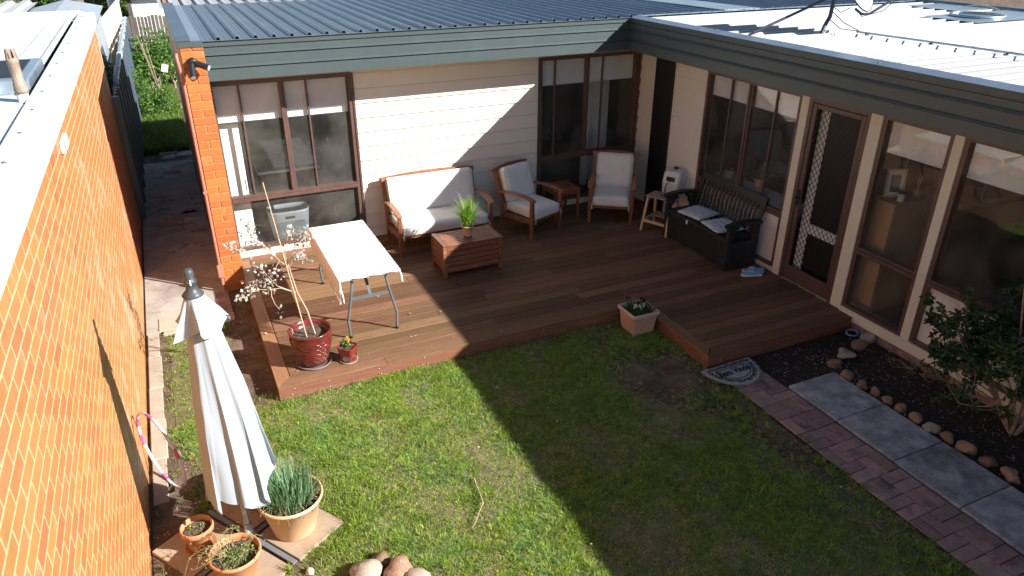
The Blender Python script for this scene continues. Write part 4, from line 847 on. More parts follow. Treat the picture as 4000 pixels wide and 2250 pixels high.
MB().box(-.16, -.13, -.262, -.25, .35, .40, .004).build('latch', 'white_plastic', sb, True)
def tufted(name, label, loc, rz, seed):
    import bmesh
    bm = bmesh.new(); bmesh.ops.create_cube(bm, size=2.0); bmesh.ops.subdivide_edges(bm, edges=bm.edges[:], cuts=24, use_grid_fill=True)
    for v in bm.verts:
        p = v.co; e = max(0, 1 - p.x ** 6) ** .5 * max(0, 1 - p.y ** 6) ** .5; tuft = min(1.0, abs(math.cos(p.x * math.pi * 2)) * .5 + abs(math.cos(p.y * math.pi * 2)) * .5)
        v.co = Vector((p.x * .19 * (1 + .02 * noise.noise(p * 2 + Vector((seed, 0, 0)))), p.y * .19, p.z * (.008 + .026 * e * (.35 + .65 * tuft)) + .006 * noise.noise(p * 3 + Vector((0, seed, 0)))))
    me = bpy.data.meshes.new(name); bm.to_mesh(me); bm.free(); me.polygons.foreach_set('use_smooth', [True] * len(me.polygons)); me.materials.append(M['canvas_grey']); o = bpy.data.objects.new(name, me); COL.objects.link(o); o.location = loc; o.rotation_euler = (0, 0, rz); WL[o.name] = Vector(loc); tag(o, label, 'cushion', 'tufted pads on the storage bench')
    MB().tube([(.17, .18, 0), (.20, .24, .01), (.21, .25, .06)], .003, 5).build('tie', 'canvas_grey', o, True)
tufted('seat_pad', 'pale tufted seat pad on the end of the bench near the stool', (5.58, -2.07, .445), R(-80), 2.0); tufted('seat_pad', 'pale tufted seat pad on the end of the bench near the door', (5.565, -2.56, .445), R(-97), 5.0)
# folding table with a white cloth
ft = thing('folding_table', 'folding table on grey bent tube legs in the sunny corner of the deck', 'table', (1.05, -1.97, 0))
MB().box(-.285, .285, -.73, .73, .695, .728, .008).build('table_top', 'white_plastic', ft, True)
for y in (-.62, .76):
    for s_, xf in ((-1, -.225), (1, .262)): MB().tube([(xf, y, 0.0), (xf - .012 * s_ * -1, y, .20), (xf * .82, y, .46), (xf * .72, y, .60), (xf * .72, y * .97, .70)], .0135, 10).build('leg', 'grey_tube', ft, True)
    MB().bar((-.175, y, .44), (.205, y, .44), .012, .032, up=(0, 0, 1)).build('cross_bar', 'grey_tube', ft, True); MB().bar((.015, y, .44), (.015, y - math.copysign(.30, y), .69), .03, .008).build('brace', 'grey_tube', ft, True)
    for xf in (-.225, .262): MB().lathe([(0, 0), (.017, 0), (.017, .03), (.0138, .032)], 10, (xf, y, 0)).build('foot', 'black_plastic', ft, True)
cl = thing('tablecloth', 'white ribbed cloth with a long fringe draped over the folding table', 'tablecloth', (1.05, -1.97, .74))
nx, ny = 20, 150; vs = []; fs = []
for j in range(ny):
    for i in range(nx):
        u = i / (nx - 1); v = j / (ny - 1); x = .744 + u * .615; y = -1.235 - v * 1.50
        if v > .97: x = max(x, .744 + .0)
        yy = y - .02 * u * 0 + (.012 * math.sin(u * 22 + 3) * v ** 6) - (.13 * max(0, .35 - u) / .35 * v ** 12 * 0)
        zz = .7335 + .0022 * math.sin(v * 2 * math.pi * 27) + .002 * noise.noise((x * 5, y * 5, 0))
        if v > .985: zz -= .008
        vs.append((x + .004 * noise.noise((0, y * 20, 1)) * (1 if u in (0, 1) else 0), yy, zz))
for j in range(ny - 1):
    for i in range(nx - 1): a = j * nx + i; fs.append((a, a + nx, a + nx + 1, a + 1))
MB().add(vs, fs, True).build('cloth', 'white_cloth', cl)
for k in range(1, 40): yl = -1.235 - 1.5 * k / 40; MB().box(.748, 1.355, yl - .004, yl + .004, .7345, .7372).build('woven_stripe', 'cloth_line', cl)
fr = MB()
for k in range(130):
    y = -1.235 - 1.50 * k / 129; ln = .205 + .05 * k / 129 + random.uniform(-.02, .015); x = .743; dx = random.uniform(-.006, .004); w = .0062
    p = [Vector((x, y, .734)), Vector((x - .006, y + random.uniform(-.002, .002), .70)), Vector((x - .010 + dx, y + random.uniform(-.004, .004), .734 - ln * .6)), Vector((x - .010 + dx, y + random.uniform(-.006, .006), .734 - ln))]
    fr.tube(p, [w, w, w * .9, w * .5], 5, cap=False)
tag(fr.build('fringe', 'fringe', cl), kind='stuff')
for q in ([(.745, -2.735, .73), (.74, -2.76, .66), (.755, -2.76, .58), (.76, -2.765, .50)], [(1.345, -2.735, .73), (1.352, -2.76, .69), (1.356, -2.765, .62)]): MB().tube(q, [.008, .009, .008, .004][:len(q)], 6).build('tassel', 'white_cloth', cl)
# shoes by the door
def shoe(label, loc, rz):
    t = thing('shoe', label, 'shoe', loc, rz, 'pair of canvas shoes by the bench'); prof = [(-.125, .028), (-.10, .036), (-.03, .031), (.05, .042), (.105, .036), (.13, .015)]
    m = MB(); up = []
    for x, w in prof: up.append((x, w))
    poly = [(x, -w) for x, w in up] + [(x, w) for x, w in reversed(up)]; m.prism(poly, 0, .022); m.build('sole', 'shoe_white', t, True)
    b = MB(); rings = [(-.122, .025, .065), (-.09, .032, .062), (-.03, .029, .05), (.04, .038, .052), (.10, .032, .036), (.124, .012, .026)]; vs = []; fs = []
    for x, w, h in rings:
        for k in range(9): a = math.pi * k / 8; vs.append((x, w * math.cos(a), .02 + (h - .02) * math.sin(a)))
    for i in range(len(rings) - 1):
        for k in range(8): fs.append((i * 9 + k, i * 9 + k + 1, i * 9 + 10 + k, i * 9 + 9 + k))
    b.add(vs, fs, True).build('upper', 'shoe_blue', t, True); MB().box(-.02, .05, -.02, .02, .05, .062, .006).build('laces', 'shoe_white', t, True)
shoe('blue and white canvas shoe nearer the yard of the pair by the bench', (5.60, -3.15, 0.002), R(160)); shoe('blue and white canvas shoe nearer the wall of the pair by the bench', (5.68, -3.08, 0.002), R(150))
# ---------------------------------------------------------------- things seen through the windows
wp = thing('white_wardrobe', 'white wardrobe panel standing just inside the left window', 'wardrobe', (.16, .22, 0)); MB().box(.035, .275, .17, .55, 0, 1.66, .004).build('door', 'white_paint', wp); MB().box(.255, .262, .164, .17, .8, .95).build('pull', 'grey_tube', wp)
lb = thing('laundry_basket', 'grey perforated plastic laundry basket inside the left window', 'basket', (.74, .38, 0)); m = MB(); n = 40; z = [0.0, .05, .30, .40, .44, .44, .40, .05]; s_ = [.80, .84, .96, .99, 1.02, .985, .955, .81]
vs = []; fs = []
for zz, k in zip(z, s_):
    for i in range(n): t = 2 * math.pi * i / n; cx = math.copysign(abs(math.cos(t)) ** .55, math.cos(t)); cy = math.copysign(abs(math.sin(t)) ** .55, math.sin(t)); vs.append((.74 + .265 * k * cx, .38 + .17 * k * cy, zz))
for j in range(len(z) - 1):
    for i in range(n): fs.append((j * n + i, j * n + (i + 1) % n, (j + 1) * n + (i + 1) % n, (j + 1) * n + i))
m.add(vs, fs, True).build('tub', 'basket', lb); MB().box(.68, .80, .2055, .2085, .345, .375, .001).build('handle_hole', 'black_panel', lb)
h_ = MB()
for j in range(9):
    for i in range(16): h_.box(.535 + .027 * i + (.0135 if j % 2 else 0), .547 + .027 * i + (.0135 if j % 2 else 0), .2125 - .0012 * (j - 3), .2135, .075 + .027 * j, .087 + .027 * j)
tag(h_.build('perforations', 'grey_tube', lb), kind='stuff')
ct = thing('coat', 'dark coat on a stand at the right side of the left window', 'coat', (1.38, .45, 0)); MB().lathe([(.0, 1.22), (.05, 1.2), (.13, 1.12), (.155, .95), (.15, .7), (.175, .48), (.16, .47), (.10, .5)], 20, (1.38, .45, 0)).build('cloth', 'coat_cloth', ct); MB().tube([(1.38, .45, 0), (1.38, .45, 1.3)], .015, 8).build('stand', 'teak', ct)
bdg = thing('desk', 'pale desk inside the left window room', 'desk', (1.0, 1.6, 0)); MB().box(.5, 1.6, 1.1, 2.0, .70, .74, .004).build('desk_top', 'white_paint', bdg)
for x in (.55, 1.55):
    for y in (1.15, 1.95): MB().box(x - .02, x + .02, y - .02, y + .02, 0, .70).build('leg', 'grey_tube', bdg)
dd = thing('dresser', 'oak veneer dresser inside the window right of the screen door', 'dresser', (6.5, -4.31, 0)); MB().box(6.10, 6.95, -4.44, -4.17, 0, 1.24, .003).build('carcass', 'oak', dd); MB().box(6.09, 6.96, -4.455, -4.16, 1.241, 1.262, .003).build('dresser_top', 'oak', dd)
for k in range(4): MB().box(6.12, 6.93, -4.4455, -4.441, .04 + .30 * k, .325 + .30 * k, .003).build('drawer', 'oak', dd)
pfm = thing('picture_frame', 'pale timber picture frame with dark print on the dresser', 'picture frame', (6.25, -4.28, 1.262)); T_ = Matrix.Translation((6.27, -4.27, 1.263)) @ Matrix.Rotation(R(-28), 4, 'Z') @ Matrix.Rotation(R(-8), 4, 'X')
f_ = MB(); f_.box(-.10, -.08, -.01, .01, 0, .30, .002, T_); f_.box(.08, .10, -.01, .01, 0, .30, .002, T_); f_.box(-.08, .08, -.01, .01, 0, .02, .002, T_); f_.box(-.08, .08, -.01, .01, .28, .30, .002, T_); f_.build('frame', 'pine', pfm); MB().box(-.08, .08, 0, .004, .02, .28, 0, T_).build('mount', 'white_paint', pfm); MB().box(-.05, .05, -.002, -.0005, .055, .235, 0, T_).build('print', 'grey_tube', pfm)
# ---------------------------------------------------------------- pots, plants, garden things
def potted(name, label, cat, loc, prof, mt, soil_z, soil_r, saucer=None, smt='saucer', group=None, n=36):
    t = thing(name, label, cat, loc, 0, group); MB().lathe(prof, n).build('pot', mt, t, True)
    s = MB(); vs = [(0, 0, soil_z + .008)]; fs = []; k = 24
    for ring, rr in enumerate((.5, 1.0)):
        for i in range(k): a = 2 * math.pi * i / k; vs.append((soil_r * rr * math.cos(a), soil_r * rr * math.sin(a), soil_z + .006 * noise.noise((rr * 3 * math.cos(a), rr * 3 * math.sin(a), loc[0] * 9))))
    for i in range(k): fs.append((0, 1 + i, 1 + (i + 1) % k)); fs.append((1 + i, 1 + k + i, 1 + k + (i + 1) % k, 1 + (i + 1) % k))
    s.add(vs, fs, True).build('potting_soil', 'potting_soil', t, True)
    if saucer: MB().lathe(saucer, n).build('saucer', smt, t, True)
    return t
def ppot(H, rb, rt, lip=.03, th=.014, lipw=.012, z0=0.0):
    return [(0, z0), (rb * .96, z0), (rb, z0 + .008), (rt - lipw - (rt - rb) * lip / H, H - lip), (rt - .004, H - lip + .004), (rt, H - lip * .5), (rt - .003, H - .003), (rt - .008, H), (rt - th, H - .004), (rt - th - lipw * .6, H - lip), (rb - th + (rt - rb) * .3, H * .35), (0, H * .33)]
def blade_tuft(parent, name, n, r0, hmin, hmax, spread, w, cols, z0, seed, droop=1.0):
    g = np.random.default_rng(seed); a = g.uniform(0, 2 * math.pi, n); rr = r0 * np.sqrt(g.uniform(0, 1, n)); pts = np.stack([rr * np.cos(a), rr * np.sin(a), np.full(n, z0)], 1)
    h = g.uniform(hmin, hmax, n); k = g.uniform(.15, 1, n) ** 1.3 * spread; a2 = a + g.normal(0, .5, n); lean = np.stack([np.cos(a2) * k, np.sin(a2) * k], 1)
    seg = 5; V = []; sd = np.stack([-np.sin(a2), np.cos(a2), np.zeros(n)], 1); wv = g.uniform(.7, 1.2, n) * w; c = pick(cols, n, .2, rng=g)
    for i in range(seg + 1):
        t = i / seg; p = pts.copy(); p[:, :2] += lean * (t ** 1.6); p[:, 2] += h * (t - droop * np.minimum(k / np.maximum(h, .01), 1.6) * .42 * t ** 2.6); ww = (wv * (1 - t ** 2.2) / 2 + .0004)[:, None]; V += [p - sd * ww, p + sd * ww]
    v = np.stack(V, 1).reshape(-1, 3); nv = 2 * (seg + 1); b = np.arange(n)[:, None] * nv; tr = []
    for i in range(seg): tr += [b + np.array((2 * i, 2 * i + 1, 2 * i + 3)), b + np.array((2 * i, 2 * i + 3, 2 * i + 2))]
    return npmesh(name, v, np.concatenate(tr), np.repeat(c, nv, 0), 'grass_blade', parent, sub=True)
def leaf_tuft(parent, name, pts, size, cols, seed, mt='leaf', up=None, aspect=.6, jit=.2):
    g = np.random.default_rng(seed); v, t, c = leaves(np.array(pts), size, pick(cols, len(pts), jit, rng=g), up, aspect, rng=g); return npmesh(name, v, t, c, mt, parent, sub=True)
# big red glazed pot with a silver-leaf sapling tied to a stake
rp = potted('red_glazed_pot', 'large red glazed pot with scale relief on the deck corner', 'plant pot', (0.385, -2.90, 0), [(0, .02), (.115, .02), (.125, .028), (.15, .10), (.178, .19), (.196, .27), (.199, .32), (.195, .352), (.2, .36), (.205, .368), (.203, .376), (.19, .378), (.183, .372), (.178, .34), (.16, .30), (0, .29)], 'glaze_red', .315, .176, [(0, .004), (.14, .004), (.155, .012), (.165, .028), (.169, .028), (.16, .006), (.14, .0), (0, .0)])
rel = MB()      # raised wavy scale lines round the pot
for j in range(9):
    z = .06 + .028 * j; n = 90
    def rad(zz): return float(np.interp(zz, [.028, .10, .19, .27, .32, .352], [.125, .15, .178, .196, .199, .195]))
    pts = []
    for i in range(n): a = 2 * math.pi * i / n; zz = z + .011 * abs(math.sin(a * 7 + (math.pi / 2 if j % 2 else 0))) + .003 * noise.noise((math.cos(a) * 3, math.sin(a) * 3, j)); rr = rad(zz) + .0008; pts.append((rr * math.cos(a), rr * math.sin(a), zz))
    rel.tube(pts, .0034, 5, closed=True)
rel.build('scale_relief', 'glaze_red', rp, True)
sg = thing('eucalyptus_sapling', 'spindly sapling with silver round leaves tied to a bamboo stake', 'sapling', (0.42, -2.93, .31))
Y0 = -2.93
BR = {'trunk': [(.424, .33), (.382, .588), (.317, .789), (.288, .977), (.281, 1.047), (.255, 1.179), (.277, 1.242)], 'a': [(.281, 1.047), (.305, 1.091), (.313, 1.187), (.377, 1.243), (.463, 1.305), (.467, 1.409)], 'b': [(.305, 1.13), (.377, 1.176), (.398, 1.133), (.487, 1.066)],
      'c': [(.281, 1.047), (.206, 1.13), (.13, 1.259), (.071, 1.317), (-.004, 1.368), (-.063, 1.415)], 'd': [(.303, .792), (.152, .885), (.096, .976), (.047, 1.054), (-.032, 1.089)], 'e': [(.303, .792), (.177, .869), (.089, .868), (.007, .895), (-.132, .875), (-.195, .849)], 'f': [(.119, .892), (.086, .968), (.017, .962), (-.088, .945), (-.176, .919)],
      'g': [(.098, .871), (.089, .807), (.105, .733), (.137, .674)], 'h': [(.266, 1.196), (.29, 1.307), (.319, 1.396), (.351, 1.447)], 'i': [(.13, 1.259), (.043, 1.35), (-.008, 1.452), (-.011, 1.535)], 'j': [(.071, 1.317), (-.029, 1.316), (-.145, 1.309), (-.228, 1.343)], 'k': [(.206, 1.13), (.17, 1.09), (.155, 1.03), (.16, .99)], 'l': [(.35, 1.23), (.37, 1.32), (.42, 1.36), (.44, 1.39)]}
lp = []; depth = {}
for k_, (nm, pts) in enumerate(BR.items()):
    g = np.random.default_rng(40 + k_); off = 0 if nm == 'trunk' else g.normal(0, .07); P3 = [(x, Y0 + off * (i / (len(pts) - 1)) ** 1.2, z) for i, (x, z) in enumerate(pts)]
    # refine
    Q = []
    for a_, b_ in zip(P3[:-1], P3[1:]):
        for t in (0, .33, .66): Q.append(Vector(a_).lerp(Vector(b_), t))
    Q.append(Vector(P3[-1])); r0 = .0085 if nm == 'trunk' else .0042
    MB().tube(Q, [r0 * (1 - .65 * i / (len(Q) - 1)) for i in range(len(Q))], 6).build('trunk' if nm == 'trunk' else 'branch', 'bark_pale', sg)
    if nm != 'trunk':
        nl = {'g': 9, 'k': 18}.get(nm, 50)
        for q in range(nl):
            t = g.uniform(.3, 1.0) if nm != 'g' else .95
            t = max(.3, min(1, t)); i = t * (len(Q) - 1); p = Q[int(i)].lerp(Q[min(int(i) + 1, len(Q) - 1)], i - int(i)); lp.append(np.array(p) + g.normal(0, .024, 3))
lp = np.array(lp); g = np.random.default_rng(9); v, t_, c_ = leaves(lp, g.uniform(.022, .040, len(lp)), pick([(.56, .55, .50), (.58, .50, .45), (.42, .46, .42), (.50, .38, .31), (.34, .40, .35)], len(lp), .15, rng=g), np.array([.5, -.6, .4]), .85, .12, rng=g); npmesh('leaves', v, t_, c_, 'leaf', sg)
MB().tube([(.344, -2.94, .31), (.168, -2.93, 1.864)], [.0062, .0042], 7).build('stake', 'bamboo', sg); MB().tube([(.31, -2.945, .78), (.325, -2.92, .785), (.312, -2.91, .78)], .005, 5, closed=True).build('tie', 'twig', sg)
# small square red pot with orange flower
sq = thing('square_red_pot', 'small square red glazed pot with an orange flower on the deck edge', 'plant pot', (.70, -3.0, 0), R(-43))
def sqring(h, z, k=5.0, n=32): return [(h * math.copysign(abs(math.cos(2 * math.pi * i / n)) ** (2 / k), math.cos(2 * math.pi * i / n)), h * math.copysign(abs(math.sin(2 * math.pi * i / n)) ** (2 / k), math.sin(2 * math.pi * i / n)), z) for i in range(n)]
def sqpot(rings, k=5.0, n=32):
    m = MB(); vs = []; fs = []
    for h, z in rings: vs += sqring(h, z, k, n)
    for j in range(len(rings) - 1):
        for i in range(n): fs.append((j * n + i, j * n + (i + 1) % n, (j + 1) * n + (i + 1) % n, (j + 1) * n + i))
    fs.append(tuple(range(n))[::-1]); return m.add(vs, fs, True)
sqpot([(.062, .016), (.066, .02), (.078, .15), (.082, .158), (.08, .165), (.072, .163), (.070, .13), (.03, .128), (.004, .128)]).build('pot', 'glaze_bright', sq, True)
MB().lathe([(0, .004), (.075, .004), (.088, .016), (.091, .015), (.08, 0), (0, 0)], 28).build('saucer', 'stone_pale', sq, True); MB().prism([(x, y) for x, y, z in sqring(.068, 0)], .12, .145).build('potting_soil', 'potting_soil', sq, True)
g = np.random.default_rng(3); p = g.normal(0, 1, (70, 3)) * np.array([.022, .022, .018]) + np.array([-.02, .01, .175]); leaf_tuft(sq, 'foliage', p, g.uniform(.02, .035, 70), [(.07, .20, .05), (.12, .26, .07)], 3, up=np.array([0, 0, .6])); p = g.normal(0, .012, (22, 3)) + np.array([.0, .02, .215]); leaf_tuft(sq, 'flower', p, .022, [(.75, .30, .02), (.80, .42, .05)], 4, up=np.array([0, 0, .8]), aspect=.9)
p = g.normal(0, .006, (8, 3)) + np.array([-.055, .03, .215]); leaf_tuft(sq, 'bud', p, .018, [(.45, .20, .35)], 5)
# pot plant on the slatted chest
cpot = potted('chest_pot', 'pale pot wrapped in film on the slatted chest', 'plant pot', (2.575, -1.47, .42), ppot(.13, .055, .075, .02), 'planter_pink', .105, .062)
fol = thing('grassy_plant', 'bright green strappy grass plant in the pot on the chest', 'plant', (2.575, -1.47, .525))
blade_tuft(fol, 'blades', 300, .05, .22, .44, .25, .010, [(.16, .36, .03), (.26, .46, .05), (.10, .28, .03), (.34, .44, .10)], 0, 12, 1.35); blade_tuft(fol, 'dry_stems', 18, .04, .36, .46, .24, .004, [(.55, .45, .28), (.6, .5, .35)], 0, 13, .6)
# terracotta coloured square planter at the step
pl = thing('square_planter', 'pinkish ribbed square planter of pansies beside the deck step', 'planter', (3.735, -3.485, GZ))
m = MB(); rg = [(.118, .0), (.118, .03), (.128, .035), (.150, .235), (.162, .24), (.170, .25), (.170, .275), (.164, .283), (.150, .283), (.143, .25), (.12, .19), (.004, .19)]; sqpot(rg, 14.0, 48).build('pot', 'planter_pink', pl, True)
rb = MB()
for a in range(4):
    T_ = Matrix.Rotation(a * math.pi / 2, 4, 'Z')
    for k in range(13): x = -.108 + .018 * k; rb.bar(T_ @ Vector((x, -.1285, .04)), T_ @ Vector((x * 1.16, -.1495, .232)), .009, .006, up=T_ @ Vector((0, -1, 0)))
rb.build('ribs', 'planter_pink', pl, True); MB().box(-.135, .135, -.135, .135, .2, .235).build('potting_soil', 'potting_soil', pl, True)
ps = thing('pansies', 'white and dark red pansies growing in the square planter', 'flowers', (3.735, -3.485, GZ + .235)); g = np.random.default_rng(21); n = 420; p = np.stack([g.uniform(-.13, .13, n), g.uniform(-.13, .13, n), g.uniform(0, .07, n)], 1); p[:, 2] *= 1.2; leaf_tuft(ps, 'foliage', p, g.uniform(.02, .04, n), [(.045, .13, .03), (.07, .18, .04), (.03, .09, .025)], 22, up=np.array([0, 0, .5]))
for i, (x, y, z, cc) in enumerate([(-.06, -.02, .09, 0), (-.02, -.06, .09, 0), (.02, -.05, .10, 0), (-.08, -.04, .10, 0), (-.09, .08, .15, 1), (.08, .02, .11, 1), (.1, .05, .10, 1), (.07, .06, .12, 1)]): leaf_tuft(ps, 'flower', np.random.default_rng(i).normal(0, .007, (9, 3)) + np.array([x, y, z]), .028, [[(.78, .78, .72)], [(.16, .012, .02)]][cc], 30 + i, up=np.array([0, -.3, .9]), aspect=.95)
# pavers, umbrella
UC = Vector((-.475, -4.835)); e1 = R(33)
for k, (s1, s2, nm) in enumerate([(1, 1, 'under the big pot'), (1, -1, 'behind the umbrella pole'), (-1, 1, 'under the herb pot'), (-1, -1, 'under the small terracotta pot')]):
    c1 = Vector((math.cos(e1), math.sin(e1))) * .2525 * s1 + Vector((math.cos(e1 - math.pi / 2), math.sin(e1 - math.pi / 2))) * .2525 * s2
    me = shared('paver', MB().box(-.215, .215, -.215, .215, -.03, .012, .004), 'paver'); o = piece('paver', me, None, (UC.x + c1.x, UC.y + c1.y, GZ + .004 + .001 * k), (0, 0, e1)); tag(o, 'square beige concrete paver ' + nm, 'paver', 'pavers weighing down the umbrella stand')
um = thing('garden_umbrella', 'closed white garden umbrella standing on a cross base', 'umbrella', (UC.x, UC.y, GZ))
top = Vector((-.032, 0.0)); ax = lambda z: Vector((top.x * (z + .146) / 2.1, 0, 0))
for k, (a, l0, l1) in enumerate([(e1, -.46, .46), (e1 + math.pi / 2, -.46, .46)]):
    d = Vector((math.cos(a), math.sin(a), 0)); MB().bar(d * l0 + Vector((0, 0, .012 + .006 * k)), d * l1 + Vector((0, 0, .012 + .006 * k)), .036, .012).build('base_bar', 'steel_bar', um, True)
MB().lathe([(0, .02), (.055, .024), (.05, .035), (.032, .05), (.030, .14), (.024, .142)], 18).build('base_socket', 'pole_grey', um, True); MB().tube([(0, 0, .05), (top.x, 0, 2.0)], .021, 14).build('pole', 'pole_grey', um, True)
def canopy(z1, z0, rfun, nf, amp, hemf, seed, nth=340, nz=34, spiral=.5):
    vs = []; fs = []
    for j in range(nz + 1):
        t = j / nz
        for i in range(nth):
            a = 2 * math.pi * i / nth; h = hemf(a); z = z1 + (z0 + h - z1) * t; r = rfun(t, a); ph = a * nf + spiral * t + 1.4 * math.sin(a + seed) + .5 * math.sin(2 * a + 2 * seed)
            f = math.sin(ph + 1.1 * noise.noise((2.2 * math.cos(a), 2.2 * math.sin(a), seed + t * .8))); f = math.copysign(abs(f) ** .7, f) * (.75 + .55 * noise.noise((1.6 * math.cos(a) + 7, 1.6 * math.sin(a), seed))); k = 1 + amp * t ** .55 * f + .03 * t * math.sin(ph * 2 + seed + a) + .05 * noise.noise((3 * math.cos(a), 3 * math.sin(a), t * 3 + seed)) + .02 * noise.noise((7 * math.cos(a), 7 * math.sin(a), t * 9 + seed))
            ctr = ax(z + GZ); vs.append((ctr.x + r * k * math.cos(a + .22 * math.cos(ph) * t), r * k * math.sin(a + .22 * math.cos(ph) * t), z))
    for j in range(nz):
        for i in range(nth): fs.append((j * nth + i, j * nth + (i + 1) % nth, (j + 1) * nth + (i + 1) % nth, (j + 1) * nth + i))
    return MB().add(vs, fs, True)
zb = -GZ
canopy(1.835 + zb, .30 + zb, lambda t, a: .045 + .155 * t ** .72 + .05 * t * max(0, math.cos(a - .2)), 7, .12, lambda a: .06 * math.sin(a * 3 + 1) + .16 * max(0, math.cos(a - .5)) + .03 * math.sin(8 * a), 1.0).build('canopy', 'umbrella_cloth', um, True)
canopy(1.845 + zb, 1.64 + zb, lambda t, a: .046 + .100 * t, 4, .26, lambda a: -.03 + .04 * math.cos(4 * a + .6), 2.4, nth=120, nz=14, spiral=.2).build('vent_flap', 'umbrella_cloth', um, True)
cz = 1.83 + zb; cx_ = ax(1.83).x
MB().lathe([(.062, 0), (.064, .006), (.05, .022), (.034, .04), (.030, .07), (.033, .075), (.036, .082), (.036, .10), (.031, .104), (.027, .11), (.030, .15), (.024, .168), (.010, .175), (0, .175)], 20, (cx_, 0, cz)).build('crown_cap', 'cap_plastic', um, True); MB().box(cx_ - .004, cx_ + .004, -.037, -.030, cz + .078, cz + .112).build('pulley_slot', 'white_plastic', um, True)
# pots on the pavers
PB = GZ + .018
t1 = potted('terracotta_pot', 'small terracotta pot with a few seedlings on a saucer', 'plant pot', (-.80, -4.80, PB), ppot(.205, .072, .112, .05, .012, .008, .012), 'terracotta', .165, .09, [(0, .005), (.075, .005), (.105, .03), (.109, .03), (.085, 0), (0, 0)], 'terracotta', 'terracotta pots on the pavers')
g = np.random.default_rng(51); n = 70; p = np.stack([g.normal(.01, .045, n), g.normal(.0, .04, n), np.full(n, .17) + g.uniform(0, .02, n)], 1); leaf_tuft(t1, 'seedlings', p, g.uniform(.008, .018, n), [(.28, .36, .06), (.18, .28, .05), (.4, .4, .12)], 51, up=np.array([0, 0, .7]))
t2 = potted('terracotta_pot', 'bowl shaped terracotta pot of trailing herbs at the front of the pavers', 'plant pot', (-.585, -5.175, PB), ppot(.225, .115, .17, .035, .014, .006), 'terracotta', .175, .145, None, group='terracotta pots on the pavers')
hb = thing('trailing_herb', 'small leaved trailing herb in the bowl shaped pot', 'plant', (-.585, -5.175, PB + .175)); g = np.random.default_rng(61); n = 420; p = np.stack([g.normal(0, .055, n), g.normal(-.01, .05, n), np.abs(g.normal(.02, .025, n))], 1); leaf_tuft(hb, 'foliage', p, g.uniform(.010, .022, n), [(.14, .26, .05), (.22, .34, .08), (.10, .20, .05), (.32, .40, .15)], 61, up=np.array([0, 0, .6]))
for k in range(22):
    a = g.uniform(0, 2 * math.pi); a = a if k > 9 else g.uniform(2.3, 3.7); L_ = g.uniform(.12, .30 if k <= 9 else .2); q = [Vector((.03 * math.cos(a), .03 * math.sin(a), .01))]
    for i in range(1, 6): t = i / 5; q.append(Vector((math.cos(a + .4 * math.sin(t * 4 + k)) * (.03 + L_ * t), math.sin(a + .4 * math.sin(t * 4 + k)) * (.03 + L_ * t), .01 + .11 * math.sin(t * 2.4) * g.uniform(.7, 1.1))))
    MB().tube(q, [.002, .0018, .0016, .0014, .0012, .001], 4).build('stem', 'twig', hb, True); pp_ = np.array([np.array(q[int(i)]) + g.normal(0, .008, 3) for i in g.uniform(1, 5.99, 16)]); leaf_tuft(hb, 'stem_leaves', pp_, g.uniform(.010, .02, 16), [(.20, .32, .08), (.30, .38, .14)], 70 + k)
t3 = potted('terracotta_pot', 'big pale terracotta pot full of chives and thyme', 'plant pot', (-.165, -4.885, PB), ppot(.315, .15, .232, .03, .016, .012), 'terracotta_pale', .25, .205, None, group='terracotta pots on the pavers')
cv = thing('chives', 'upright blue green chives in the big terracotta pot', 'plant', (-.165, -4.885, PB + .25)); blade_tuft(cv, 'blades', 620, .16, .13, .31, .15, .0075, [(.17, .31, .16), (.22, .36, .19), (.12, .24, .11), (.28, .41, .20)], 0, 81, .7)
th = thing('thyme', 'low wiry thyme spilling round the chives in the big pot', 'plant', (-.165, -4.885, PB + .25)); g = np.random.default_rng(83); n = 1300; a = g.uniform(0, 2 * math.pi, n); rr = .2 * np.sqrt(g.uniform(.05, 1.15, n)); p = np.stack([rr * np.cos(a), rr * np.sin(a), np.abs(g.normal(.035, .03, n))], 1); leaf_tuft(th, 'foliage', p, g.uniform(.008, .018, n), [(.06, .13, .04), (.12, .20, .07), (.20, .24, .11)], 84, up=np.array([0, 0, .5]))
for k in range(60):
    a = g.uniform(0, 2 * math.pi); L_ = g.uniform(.05, .13); q = [Vector((.13 * math.cos(a), .13 * math.sin(a), 0)), Vector(((.13 + L_ * .5) * math.cos(a + .2), (.13 + L_ * .5) * math.sin(a + .2), .05 + g.uniform(0, .06))), Vector(((.13 + L_) * math.cos(a + .3), (.13 + L_) * math.sin(a + .3), g.uniform(.0, .12)))]; MB().tube(q, .0014, 4).build('stem', 'twig', th, True)
t4 = potted('terracotta_pot', 'terracotta pot half hidden behind the umbrella canopy', 'plant pot', (-.36, -4.49, PB), ppot(.30, .11, .16, .03), 'terracotta', .25, .135, None, group='terracotta pots on the pavers')
# hula hoop against the garage
hp = thing('hula_hoop', 'pink and white striped hula hoop leaning on the garage wall', 'hula hoop', (-.98, -3.99, GZ)); yaw, lean, rh = -.4426, .0431, .3288; hv = Vector((math.sin(yaw), math.cos(yaw), 0)); nv = Vector((-math.cos(yaw), math.sin(yaw), 0)); uv = Vector((0, 0, math.cos(lean))) + nv * math.sin(lean); hc = Vector((-.98, -3.9935, .1925))
ns = 22; cuts = sorted([k / ns + random.uniform(-.006, .006) for k in range(ns)]); cuts.append(cuts[0] + 1)
for k in range(ns):
    pts = [hc + hv * rh * math.cos(2 * math.pi * t) + uv * rh * math.sin(2 * math.pi * t) for t in np.linspace(cuts[k], cuts[k + 1], 8)]; MB().tube(pts, .0115, 9, cap=False).build('stripe', 'hoop_pink' if k % 4 == 1 else 'hoop_white', hp)
